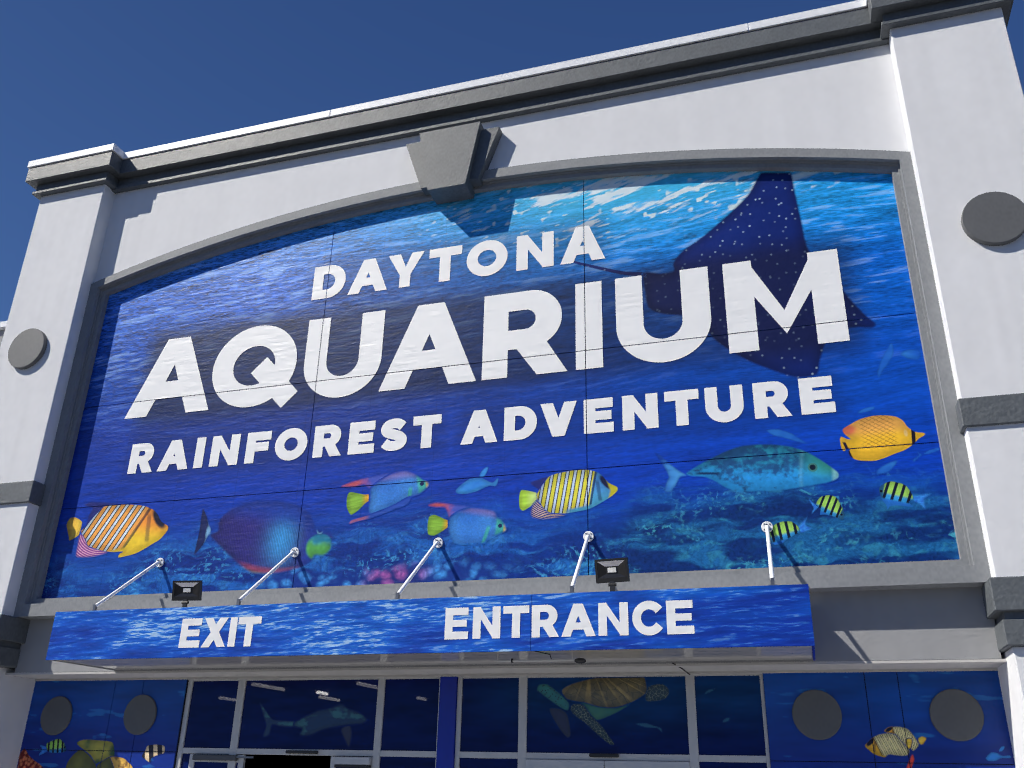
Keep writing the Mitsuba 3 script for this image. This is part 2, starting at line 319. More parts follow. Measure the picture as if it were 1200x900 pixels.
mat('anemone_green', lambda p, n, uv: mix(ink(52, 96, 60), ink(170, 165, 70), smoothstep(0.35, 0.75, fbm(p.x * 4, p.z * 5))), 0.45)
mat('anemone_olive', lambda p, n, uv: mix(ink(56, 74, 44), ink(120, 120, 50), fbm(p.x * 5, p.z * 5)), 0.45)
mat('anemone_light', lambda p, n, uv: mix(ink(238, 190, 90), ink(150, 110, 60), smoothstep(0.45, 0.8, fbm(p.x * 14, p.z * 14))), 0.45)
mat('coral_print', lambda p, n, uv: mix(ink(225, 130, 90), ink(120, 24, 24), smoothstep(0.15, 0.6, voronoi(p.x * 14, p.z * 14)[0])), 0.45)
mat('light_water', lambda p, n, uv: mi.Color3f(*ink(40, 110, 225)) * (0.8 + 0.4 * fbm(p.x * 3, p.z * 8)), 0.45)
def bannerfish(p, n, uv):
    f = uv.x * 2.6
    f = f - dr.floor(f) - 0.5
    return mix(ink(240, 215, 180), ink(16, 14, 40), band(f, 0.27, 0.05))
mat('banner_print', bannerfish, 0.45)
mat('red_print', ink(215, 70, 60), 0.45)

mat('aluminium', paint((0.52, 0.52, 0.52), 0.04), 0.4, metallic=0.25)
mat('blue_panel', paint(ink(10, 40, 160), 0.15), 0.35)
mat('soffit_metal', paint((0.50, 0.49, 0.49), 0.05), 0.06, spec=0.9, metallic=0.35)
mat('soffit_batten', paint((0.60, 0.59, 0.56), 0.04), 0.4)
mat('black_plastic', (0.018, 0.018, 0.019), 0.38)
mat('black_glossy', (0.02, 0.02, 0.022), 0.12)
scene['reflector_metal'] = {'type': 'twosided', 'bsdf': {'type': 'roughconductor', 'material': 'Al', 'alpha': 0.22}}
mat('led_white', (0.75, 0.74, 0.70), 0.4)
mat('white_enamel', (0.82, 0.83, 0.84), 0.25, clearcoat=0.6)
mat('bolt_steel', (0.20, 0.20, 0.21), 0.35, metallic=0.8)
mat('closer_metal', (0.10, 0.10, 0.105), 0.4, metallic=0.5)
mat('door_cover', (0.50, 0.51, 0.53), 0.35, metallic=0.2)
mat('dark_room', (0.03, 0.03, 0.032), 0.9)
mat('asphalt_ground', lambda p, n, uv: mi.Color3f(0.062, 0.061, 0.060) * (0.7 + 0.6 * fbm(p.x * 2, p.y * 2)) * (0.75 + 0.5 * noise(p.x * 60, p.y * 60)), 0.85)
mat('concrete_walk', lambda p, n, uv: mi.Color3f(0.325, 0.33, 0.335) * (0.85 + 0.3 * fbm(p.x * 3, p.y * 3)), 0.85)
mat('road_paint', (0.72, 0.72, 0.70), 0.7)
mat('roof_sheet', (0.45, 0.45, 0.45), 0.8)

class Along:
    """Coordinates along an animal: x from tail to nose, y upwards, both in its lengths."""
    def __init__(self, p, a, b):
        L = math.hypot(b[0] - a[0], b[1] - a[1]); c, s = (b[0] - a[0]) / L, (b[1] - a[1]) / L
        dx, dz = p.x - a[0], p.z - a[1]
        self.x, self.y = (dx * c + dz * s) / L, (dz * c - dx * s) / L * (-1.0 if c < 0 else 1.0)
def edge_weight(p, n, uv):
    full = dr.floor(uv.y / 2)
    return smoothstep(0.0, uv.y - 2 * full, uv.x) * full / 20
def soft(m, axis, base):
    """The print m, laid out along the axis, fading at its edge (uv.x) into the print it lies on."""
    key = m + ('_' + axis if axis else '') + '_on_' + base
    if key not in scene:
        color, kw = SPEC[m]
        if axis and callable(color):
            (a, b) = PRINT[axis]
            f = lambda p, n, uv: color(p, n, Along(p, a, b))
        elif callable(color): f = color
        else: f = lambda p, n, uv: mi.Color3f(*[float(v) for v in color])
        # the photographs printed there show rounded bodies: paler in the middle than towards the outline
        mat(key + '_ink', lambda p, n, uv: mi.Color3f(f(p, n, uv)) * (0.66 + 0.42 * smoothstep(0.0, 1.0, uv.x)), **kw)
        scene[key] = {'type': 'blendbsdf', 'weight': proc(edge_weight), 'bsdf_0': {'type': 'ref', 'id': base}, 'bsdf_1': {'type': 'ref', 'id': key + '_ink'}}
    return key

LETTERS = {
    'AQ': [('A', 0.977, 2.765), ('Q', 2.72, 4.427), ('U', 4.585, 6.063), ('A', 6.056, 7.785), ('R', 7.879, 9.302), ('I', 9.439, 9.873), ('U', 10.094, 11.559), ('M', 11.785, 13.476)],
    'DAY': [('D', 4.569, 5.22), ('A', 5.283, 6.053), ('Y', 6.039, 6.73), ('T', 6.826, 7.434), ('O', 7.528, 8.266), ('N', 8.425, 9.077), ('A', 9.188, 9.946)],
    'RAIN': [('R', 1.283, 1.803), ('A', 1.898, 2.532), ('I', 2.642, 2.824), ('N', 2.96, 3.516), ('F', 3.655, 4.124), ('O', 4.216, 4.828), ('R', 4.951, 5.478), ('E', 5.598, 6.066), ('S', 6.158, 6.65), ('T', 6.733, 7.222), ('A', 7.561, 8.177), ('D', 8.28, 8.814), ('V', 8.867, 9.448), ('E', 9.555, 10.015), ('N', 10.149, 10.685), ('T', 10.785, 11.29), ('U', 11.378, 11.924), ('R', 12.066, 12.582), ('E', 12.705, 13.166)],
    'EXIT': [('E', 3.997, 4.333), ('X', 4.36, 4.757), ('I', 4.792, 4.906), ('T', 4.923, 5.286)],
    'ENT': [('E', 8.009, 8.331), ('N', 8.391, 8.762), ('T', 8.797, 9.142), ('R', 9.176, 9.531), ('A', 9.557, 9.993), ('N', 10.028, 10.401), ('C', 10.449, 10.824), ('E', 10.865, 11.188)],
}
PRINT = {
    'regal_a_body': [(0.945, 5.953), (1.247, 5.96), (1.584, 5.938), (1.799, 5.897), (1.977, 5.824), (2.086, 5.738), (2.183, 5.611), (2.33, 5.524), (2.351, 5.472), (2.332, 5.421), (2.228, 5.299), (2.085, 5.222), (1.923, 5.136), (1.776, 5.076), (1.641, 5.048), (1.444, 5.024), (1.451, 5.083), (1.523, 5.122), (1.319, 5.124), (1.192, 5.139), (1.063, 5.162), (0.884, 5.215), (0.744, 5.274), (0.69, 5.364), (0.577, 5.476), (0.541, 5.531), (0.62, 5.597), (0.683, 5.683), (0.764, 5.785), (0.849, 5.869)],
    'regal_a_tail': [(0.526, 5.674), (0.493, 5.721), (0.358, 5.788), (0.241, 5.781), (0.194, 5.676), (0.229, 5.584), (0.295, 5.456), (0.338, 5.374), (0.498, 5.454), (0.52, 5.532)],
    'regal_a_anal': [(0.532, 5.443), (0.535, 5.267), (0.544, 5.11), (0.628, 5.071), (0.9, 5.067), (1.098, 5.1), (1.192, 5.139), (0.885, 5.211), (0.745, 5.27), (0.69, 5.364), (0.579, 5.467)],
    'regal_a_dorsal': [(0.497, 6), (0.633, 6.055), (1.026, 6.01), (1.247, 5.96), (0.945, 5.953), (0.849, 5.869), (0.764, 5.785), (0.62, 5.597), (0.647, 5.828), (0.684, 5.934)],
    'regal_a_axis': [(0.537, 5.549), (2.349, 5.48)],
    'regal_b_body': [(9.031, 5.899), (9.229, 5.94), (9.447, 5.956), (9.62, 5.942), (9.748, 5.899), (9.832, 5.827), (9.915, 5.723), (10.04, 5.649), (10.038, 5.591), (9.952, 5.516), (9.782, 5.421), (9.612, 5.346), (9.399, 5.317), (9.249, 5.305), (9.033, 5.329), (8.945, 5.389), (8.846, 5.526), (8.823, 5.615), (8.855, 5.679), (8.943, 5.806)],
    'regal_b_tail': [(8.822, 5.637), (8.778, 5.663), (8.588, 5.709), (8.549, 5.634), (8.547, 5.524), (8.559, 5.425), (8.627, 5.388), (8.802, 5.496), (8.828, 5.549)],
    'regal_b_dorsal': [(8.721, 5.811), (8.92, 5.874), (9.064, 5.897), (9.031, 5.821), (8.943, 5.795), (8.877, 5.667), (8.822, 5.715)],
    'regal_b_anal': [(8.846, 5.526), (8.769, 5.466), (8.737, 5.359), (8.76, 5.282), (8.903, 5.245), (9.076, 5.247), (9.249, 5.284), (9.033, 5.323), (8.945, 5.389)],
    'regal_b_axis': [(8.823, 5.593), (10.039, 5.617)],
    'trevally_body': [(11.042, 5.778), (11.168, 5.858), (11.342, 5.947), (11.589, 6.055), (11.832, 6.124), (12.068, 6.129), (12.299, 6.109), (12.524, 6.051), (12.698, 5.973), (12.865, 5.848), (12.987, 5.739), (13.085, 5.634), (13.077, 5.562), (12.961, 5.51), (12.781, 5.487), (12.51, 5.458), (12.192, 5.444), (11.918, 5.456), (11.779, 5.448), (11.598, 5.523), (11.463, 5.62), (11.302, 5.708), (11.112, 5.735)],
    'trevally_tail': [(11.053, 5.752), (10.947, 5.824), (10.807, 5.951), (10.689, 6.078), (10.605, 6.138), (10.685, 5.987), (10.753, 5.865), (10.792, 5.746), (10.742, 5.635), (10.726, 5.535), (10.81, 5.529), (10.888, 5.624), (10.955, 5.734)],
    'trevally_axis': [(11.041, 5.761), (13.081, 5.598)],
    'butterfly_body': [(13.219, 6.25), (13.289, 6.296), (13.448, 6.375), (13.618, 6.411), (13.783, 6.406), (13.923, 6.371), (14.004, 6.301), (14.046, 6.214), (14.123, 6.135), (14.243, 6.103), (14.239, 6.073), (14.161, 6.029), (14.08, 5.955), (13.963, 5.884), (13.814, 5.836), (13.701, 5.795), (13.571, 5.765), (13.41, 5.778), (13.322, 5.806), (13.265, 5.862), (13.254, 5.924), (13.285, 5.953), (13.23, 5.957), (13.199, 5.929), (13.169, 5.983), (13.165, 6.108), (13.188, 6.148), (13.249, 6.111), (13.303, 6.1), (13.23, 6.186)],
    'butterfly_axis': [(13.158, 6.046), (14.241, 6.089)],
    'serg_a_body': [(13.572, 5.366), (13.634, 5.431), (13.727, 5.463), (13.829, 5.436), (13.91, 5.391), (13.964, 5.28), (13.97, 5.202), (13.913, 5.167), (13.955, 5.097), (13.854, 5.113), (13.751, 5.129), (13.681, 5.124), (13.639, 5.079), (13.631, 5.147), (13.589, 5.228)],
    'serg_a_tail': [(13.959, 5.241), (14.047, 5.255), (14.204, 5.263), (14.107, 5.193), (14.103, 5.049), (14.045, 5.12), (13.968, 5.183)],
    'serg_a_axis': [(13.973, 5.221), (13.569, 5.346)],
    'serg_b_body': [(12.834, 5.314), (12.937, 5.329), (13.023, 5.291), (13.062, 5.201), (13.097, 5.08), (13.076, 4.985), (13.018, 4.999), (12.943, 5.036), (12.847, 5.063), (12.787, 5.067), (12.805, 5.142), (12.752, 5.21), (12.789, 5.274)],
    'serg_b_tail': [(12.801, 5.196), (12.725, 5.234), (12.662, 5.315), (12.693, 5.225), (12.716, 5.158), (12.666, 5.064), (12.766, 5.155)],
    'serg_b_axis': [(12.784, 5.219), (13.082, 5.038)],
    'serg_c_body': [(12.015, 4.756), (12.087, 4.763), (12.094, 4.838), (12.188, 4.962), (12.294, 5), (12.415, 4.992), (12.49, 4.923), (12.502, 4.847), (12.417, 4.798), (12.31, 4.74), (12.265, 4.7), (12.162, 4.684), (12.125, 4.728)],
    'serg_c_tail': [(12.49, 4.923), (12.579, 5.004), (12.626, 5.066), (12.592, 4.939), (12.667, 4.881), (12.541, 4.834), (12.493, 4.858)],
    'serg_c_axis': [(12.497, 4.89), (12.07, 4.796)],
    'queen_a_body': [(6.076, 5.903), (6.216, 6.023), (6.426, 6.124), (6.64, 6.152), (6.805, 6.095), (6.945, 5.995), (7.055, 5.923), (7.032, 5.861), (6.907, 5.768), (6.751, 5.729), (6.623, 5.661), (6.468, 5.596), (6.259, 5.521), (6.127, 5.491), (6.066, 5.571), (6.079, 5.723)],
    'queen_a_tail': [(6.085, 5.813), (5.961, 5.821), (5.707, 5.878), (5.662, 5.777), (5.678, 5.622), (5.759, 5.502), (5.876, 5.558), (6.002, 5.677), (6.085, 5.723)],
    'queen_a_dorsal': [(6.076, 5.903), (5.945, 5.991), (5.782, 5.964), (5.543, 5.981), (5.691, 6.035), (5.882, 6.074), (6.153, 6.119), (6.451, 6.148), (6.426, 6.124), (6.216, 6.023)],
    'queen_a_anal': [(6.732, 5.616), (6.473, 5.532), (6.133, 5.428), (5.866, 5.381), (5.747, 5.35), (5.782, 5.411), (5.968, 5.451), (6.127, 5.491), (6.468, 5.596), (6.751, 5.729)],
    'queen_a_axis': [(6.065, 5.724), (7.056, 5.91)],
    'queen_b_body': [(7.451, 5.335), (7.574, 5.426), (7.774, 5.474), (7.977, 5.449), (8.153, 5.401), (8.205, 5.302), (8.28, 5.249), (8.345, 5.114), (8.236, 5.061), (8.067, 4.988), (7.995, 4.932), (7.722, 4.935), (7.545, 4.968), (7.449, 5.117), (7.444, 5.214)],
    'queen_b_tail': [(7.458, 5.286), (7.348, 5.342), (7.19, 5.413), (7.101, 5.381), (7.084, 5.235), (7.105, 5.112), (7.209, 5.087), (7.333, 5.148), (7.451, 5.226)],
    'queen_b_dorsal': [(7.451, 5.335), (7.365, 5.513), (7.209, 5.535), (7.077, 5.569), (7.205, 5.598), (7.413, 5.571), (7.722, 5.514), (7.977, 5.449), (7.774, 5.474), (7.574, 5.426)],
    'queen_b_anal': [(7.709, 4.945), (8.02, 4.919), (8.008, 4.906), (7.71, 4.926)],
    'queen_b_axis': [(7.444, 5.214), (8.344, 5.138)],
    'blue_a': [(7.519, 5.776), (7.63, 5.881), (7.755, 5.947), (7.934, 5.946), (8.114, 5.858), (8.212, 5.95), (8.178, 5.803), (8.065, 5.811), (7.865, 5.739), (7.714, 5.712), (7.56, 5.723)],
    'blue_b': [(7.895, 5.974), (7.954, 6.083), (8.042, 6.126), (8.02, 6.027), (7.959, 5.957)],
    'tang_body': [(3.2, 5.323), (3.337, 5.38), (3.336, 5.532), (3.425, 5.657), (3.604, 5.766), (3.838, 5.828), (4.151, 5.84), (4.49, 5.806), (4.785, 5.722), (5.012, 5.58), (5.111, 5.426), (5.187, 5.276), (5.281, 5.25), (5.465, 5.219), (5.472, 5.054), (5.45, 4.954), (5.346, 4.878), (5.188, 4.886), (5.132, 4.787), (5.006, 4.712), (4.783, 4.671), (4.559, 4.64), (4.329, 4.63), (4.091, 4.66), (3.912, 4.75), (3.671, 4.917), (3.447, 5.096), (3.277, 5.233)],
    'tang_tail': [(2.98, 5.785), (3.082, 5.635), (3.144, 5.5), (3.197, 5.41), (3.201, 5.319), (3.165, 5.312), (3.139, 5.251), (3.094, 5.157), (3.014, 5.054), (2.95, 5.004), (2.961, 5.143), (2.979, 5.379), (2.973, 5.62)],
    'tang_axis': [(3.2, 5.323), (5.483, 5.054)],
    'ray_body': [(12.556, 10.761), (12.934, 10.684), (12.987, 10.255), (13.027, 9.725), (13.075, 9.182), (13.333, 8.786), (13.521, 8.332), (13.716, 7.994), (13.842, 7.825), (13.811, 7.753), (13.562, 7.787), (13.325, 7.767), (13.157, 7.612), (13.039, 7.327), (12.973, 7.113), (12.713, 7.093), (12.463, 7.196), (12.126, 7.385), (11.871, 7.569), (11.614, 7.809), (11.443, 8.042), (11.174, 8.293), (10.794, 8.401), (10.604, 8.538), (10.566, 8.823), (10.554, 9.167), (10.826, 9.113), (11.034, 9.12), (11.031, 9.263), (11.19, 9.468), (11.548, 9.698), (11.962, 10.035), (12.277, 10.333)],
    'ray_tail': [(9.054, 9.732), (9.56, 9.512), (10.228, 9.247), (10.559, 9.172), (10.556, 9.097), (10.176, 9.197), (9.507, 9.484)],
    'pale_0': [(12.203, 6.335), (12.366, 6.333), (12.522, 6.267), (12.629, 6.181), (12.742, 6.07), (12.578, 6.135), (12.423, 6.2), (12.289, 6.25)],
    'pale_1': [(13.569, 5.615), (13.649, 5.678), (13.763, 5.73), (13.855, 5.752), (13.831, 5.704), (13.747, 5.611), (13.654, 5.578), (13.573, 5.58)],
    'pale_2': [(14.165, 5.817), (14.259, 5.859), (14.386, 5.888), (14.389, 5.848), (14.269, 5.808), (14.171, 5.796), (14.023, 5.689), (14.049, 5.746), (14.129, 5.81), (14.055, 5.907)],
    'pale_3': [(13.442, 6.482), (13.542, 6.535), (13.673, 6.548), (13.649, 6.503), (13.553, 6.475), (13.469, 6.468)],
    'pale_4': [(14.022, 7.484), (14.026, 7.328), (13.943, 7.183), (13.855, 7.084), (13.783, 6.961), (13.779, 7.071), (13.86, 7.259), (13.954, 7.403)],
    'pale_5': [(14.107, 7.296), (14.208, 7.35), (14.353, 7.332), (14.372, 7.263), (14.313, 7.183), (14.189, 7.22)],
    'low_serg_body': [(0.038, 2.107), (0.17, 2.158), (0.271, 2.179), (0.395, 2.11), (0.455, 2.031), (0.432, 1.972), (0.251, 1.959), (0.116, 1.968), (0.052, 2.027)],
    'low_serg_tail': [(0.047, 2.047), (-0.13, 2.085), (-0.044, 2.016), (-0.092, 1.905), (0.074, 1.977)],
    'low_serg_axis': [(0.055, 2.017), (0.45, 2.051)],
    'anem_top': [(0.643, 2.113), (0.772, 2.17), (1.032, 2.166), (1.346, 2.139), (1.424, 2.023), (1.447, 1.926), (1.399, 1.916), (1.167, 1.825), (1.096, 1.804), (0.99, 1.92), (0.811, 2.016)],
    'anem_left': [(0.51, 1.484), (0.522, 1.731), (0.547, 1.835), (0.645, 1.954), (0.76, 2.015), (0.934, 1.939), (1.061, 1.843), (1.137, 1.741), (1.146, 1.498), (0.992, 1.305), (0.73, 1.336)],
    'anem_light': [(1.386, 1.915), (1.629, 1.899), (1.744, 1.834), (1.831, 1.778), (1.914, 1.627), (1.8, 1.474), (1.619, 1.508), (1.489, 1.747), (1.432, 1.829)],
    'anem_mid': [(1.146, 1.498), (1.137, 1.741), (1.172, 1.806), (1.386, 1.915), (1.489, 1.747), (1.619, 1.508), (1.441, 1.316)],
    'coral': [(-0.295, 1.004), (-0.409, 1.386), (-0.467, 1.714), (-0.487, 1.92), (-0.408, 2.021), (-0.299, 1.922), (-0.169, 1.844), (-0, 1.768), (0.183, 1.633), (0.309, 1.364), (0.352, 1.023)],
    'lightblue': [(1.749, 1.92), (2.472, 1.93), (2.584, 1.089), (1.989, 1.072), (1.926, 1.628), (1.843, 1.778)],
    'banner_fish': [(1.982, 1.933), (2.027, 2.011), (2.06, 2.088), (2.203, 2.109), (2.379, 2.091), (2.4, 1.986), (2.239, 1.937), (2.174, 1.898), (2.162, 1.84), (2.054, 1.886)],
    'banner_axis': [(2.388, 2.044), (1.98, 1.943)],
    'lowr_a': [(13.023, 2.203), (13.063, 2.246), (13.121, 2.297), (13.212, 2.341), (13.335, 2.359), (13.416, 2.334), (13.487, 2.233), (13.55, 2.15), (13.518, 2.099), (13.433, 2.09), (13.3, 2.105), (13.245, 2.07), (13.13, 2.102), (13.068, 2.152)],
    'lowr_a_axis': [(13.552, 2.158), (13.023, 2.203)],
    'lowr_b': [(13.278, 2.384), (13.345, 2.433), (13.464, 2.437), (13.563, 2.411), (13.634, 2.319), (13.669, 2.218), (13.592, 2.15), (13.565, 2.192), (13.501, 2.216), (13.416, 2.334), (13.335, 2.359)],
    'lowr_b_axis': [(13.672, 2.235), (13.278, 2.384)],
    'lowr_t1': [(13.518, 2.275), (13.572, 2.301), (13.602, 2.276), (13.562, 2.175), (13.524, 2.2)],
    'lowr_t2': [(13.672, 2.294), (13.718, 2.323), (13.773, 2.303), (13.72, 2.227), (13.68, 2.235)],
    'lowr_red': [(13.481, 1.899), (13.491, 1.966), (13.536, 2.049), (13.579, 2.117), (13.594, 2.05), (13.547, 1.95), (13.529, 1.884)],
    'lowr_blue': [(14.415, 2.078), (14.49, 2.145), (14.553, 2.137), (14.611, 2.105), (14.707, 2.115), (14.694, 2.082), (14.59, 2.078), (14.521, 2.047), (14.441, 2.046)],
    'lowr_blue2': [(14.564, 2.154), (14.614, 2.211), (14.663, 2.22), (14.621, 2.163)],
    't_head': [(8.607, 2.916), (8.642, 2.992), (8.761, 2.998), (8.856, 2.936), (8.973, 2.849), (9.089, 2.731), (9.065, 2.636), (8.926, 2.7), (8.762, 2.807), (8.655, 2.883)],
    't_shell': [(8.985, 2.914), (9.137, 2.999), (9.393, 3.062), (9.67, 3.098), (10.145, 3.098), (10.209, 3.023), (10.215, 2.886), (10.112, 2.803), (9.954, 2.73), (9.751, 2.678), (9.525, 2.688), (9.343, 2.741), (9.136, 2.774), (9.043, 2.806)],
    't_belly': [(9.136, 2.763), (9.343, 2.731), (9.75, 2.667), (9.976, 2.724), (9.794, 2.615), (9.521, 2.51), (9.431, 2.552), (9.297, 2.72)],
    't_flip': [(9.112, 2.668), (9.158, 2.721), (9.297, 2.71), (9.409, 2.573), (9.565, 2.428), (9.674, 2.284), (9.738, 2.193), (9.672, 2.192), (9.518, 2.304), (9.339, 2.458), (9.157, 2.583)],
    't_dark': [(8.798, 2.657), (8.949, 2.657), (9.065, 2.572), (9.11, 2.321), (9.064, 2.275), (8.972, 2.362), (8.868, 2.508)],
    't_rear': [(10.224, 2.928), (10.319, 2.98), (10.452, 2.985), (10.536, 2.905), (10.487, 2.801), (10.331, 2.76), (10.2, 2.771)],
    's_body': [(4.676, 2.457), (4.846, 2.542), (5.06, 2.627), (5.235, 2.655), (5.449, 2.721), (5.566, 2.655), (5.745, 2.609), (5.907, 2.507), (5.826, 2.452), (5.611, 2.433), (5.395, 2.404), (5.158, 2.356), (4.968, 2.281), (4.789, 2.28), (4.822, 2.373), (4.684, 2.4)],
    's_tail': [(4.003, 2.752), (4.099, 2.655), (4.26, 2.502), (4.423, 2.484), (4.675, 2.466), (4.684, 2.4), (4.434, 2.399), (4.27, 2.427), (4.235, 2.276), (4.134, 2.256), (4.17, 2.407), (4.087, 2.578)],
    's_fin': [(5.488, 2.358), (5.611, 2.433), (5.667, 2.304), (5.643, 2.113), (5.568, 2.212)],
    'g_fish0': [(10.048, 2.46), (10.188, 2.47), (10.325, 2.433), (10.403, 2.406), (10.41, 2.351), (10.344, 2.406), (10.186, 2.414)],
    'g_fish1': [(11.014, 2.852), (11.076, 2.908), (11.174, 2.926), (11.133, 2.889), (11.053, 2.856)],
    'g_fish2': [(11.23, 2.483), (11.281, 2.538), (11.348, 2.542), (11.316, 2.498)],
}

# ------------------------------------------------------------------ helpers
def numbered(key):
    if key not in scene and key not in labels and not any(k.startswith(key + '__') for k in scene): return key
    i = 1
    while True:
        k = '%s_%03d' % (key, i)
        if k not in scene and k not in labels and not any(q.startswith(k + '__') for q in scene): return k
        i += 1
def thing(name, label, category, group=None):
    key = numbered(name)
    labels[key] = {'label': label, 'category': category}
    if group: labels[key]['group'] = group
    return key
def part(parent, name, mesh, m, smooth=False, label=None, uv=None, kind=None):
    key = numbered(parent + '__' + name)
    scene[key] = mikit.ply(mesh, m, smooth, uv=uv)
    if label or kind:
        labels[key] = {}
        if label: labels[key]['label'] = label
        if kind: labels[key]['kind'] = kind
    return key
def struct(name, mesh, m, smooth=False):
    scene[name] = mikit.ply(mesh, m, smooth)
    labels[name] = {'kind': 'structure'}
    return name
def box(x0, x1, y0, y1, z0, z1):
    m = trimesh.creation.box((x1 - x0, y1 - y0, z1 - z0))
    m.apply_translation(((x0 + x1) / 2, (y0 + y1) / 2, (z0 + z1) / 2))
    return m
def cbox(x0, x1, y0, y1, z0, z1, c=0.01):
    """A box with chamfered edges, as the hull of its shrunken faces."""
    pts = []
    for sx, x in ((1, x0), (-1, x1)):
        for sy, y in ((1, y0), (-1, y1)):
            for sz, z in ((1, z0), (-1, z1)):
                pts += [(x, y + sy * c, z + sz * c), (x + sx * c, y, z + sz * c), (x + sx * c, y + sy * c, z)]
    return trimesh.convex.convex_hull(np.array(pts))
def join(*ms): return trimesh.util.concatenate(list(ms))
def slab(shape, y0, y1):
    """The polygon (x, z) extruded from y0 (front) to y1 (back)."""
    out = []
    for g in getattr(shape, 'geoms', [shape]):
        if g.is_empty or g.area < 1e-5: continue
        m = trimesh.creation.extrude_polygon(g, y1 - y0, engine='earcut')
        v = m.vertices
        m.vertices = np.column_stack([v[:, 0], y1 - v[:, 2], v[:, 1]])
        out.append(m)
    return join(*out)
def cyl(a, b, r, r2=None, n=24):
    a, b = np.array(a, float), np.array(b, float)
    h = np.linalg.norm(b - a)
    m = trimesh.creation.cylinder(r, h, sections=n) if r2 is None else trimesh.creation.revolve([(0, -h / 2), (r, -h / 2), (r2, h / 2), (0, h / 2)], sections=n)
    m.apply_transform(trimesh.geometry.align_vectors((0, 0, 1), (b - a) / h))
    m.apply_translation((a + b) / 2)
    return m
def disc(x, z, r, y0, y1, c=0.008, n=64):
    m = trimesh.creation.revolve([(0, 0), (r - c, 0), (r, c), (r, y1 - y0), (0, y1 - y0)], sections=n)
    v = m.vertices
    m.vertices = np.column_stack([x + v[:, 0], y0 + v[:, 2], z - v[:, 1]])
    return m
def curve(pts, k=6):
    """A smooth closed outline through the points."""
    p = np.array(pts, float)
    n, out = len(p), []
    for i in range(n):
        a, b, c, d = p[i - 1], p[i], p[(i + 1) % n], p[(i + 2) % n]
        for t in np.linspace(0, 1, k, endpoint=False):
            q = 0.5 * (2 * b + (c - a) * t + (2 * a - 5 * b + 4 * c - d) * t * t + (3 * b - a - 3 * c + d) * t ** 3)
            out.append(b + (c - b) * t + 0.75 * (q - b - (c - b) * t))
    return Polygon(out).buffer(0)

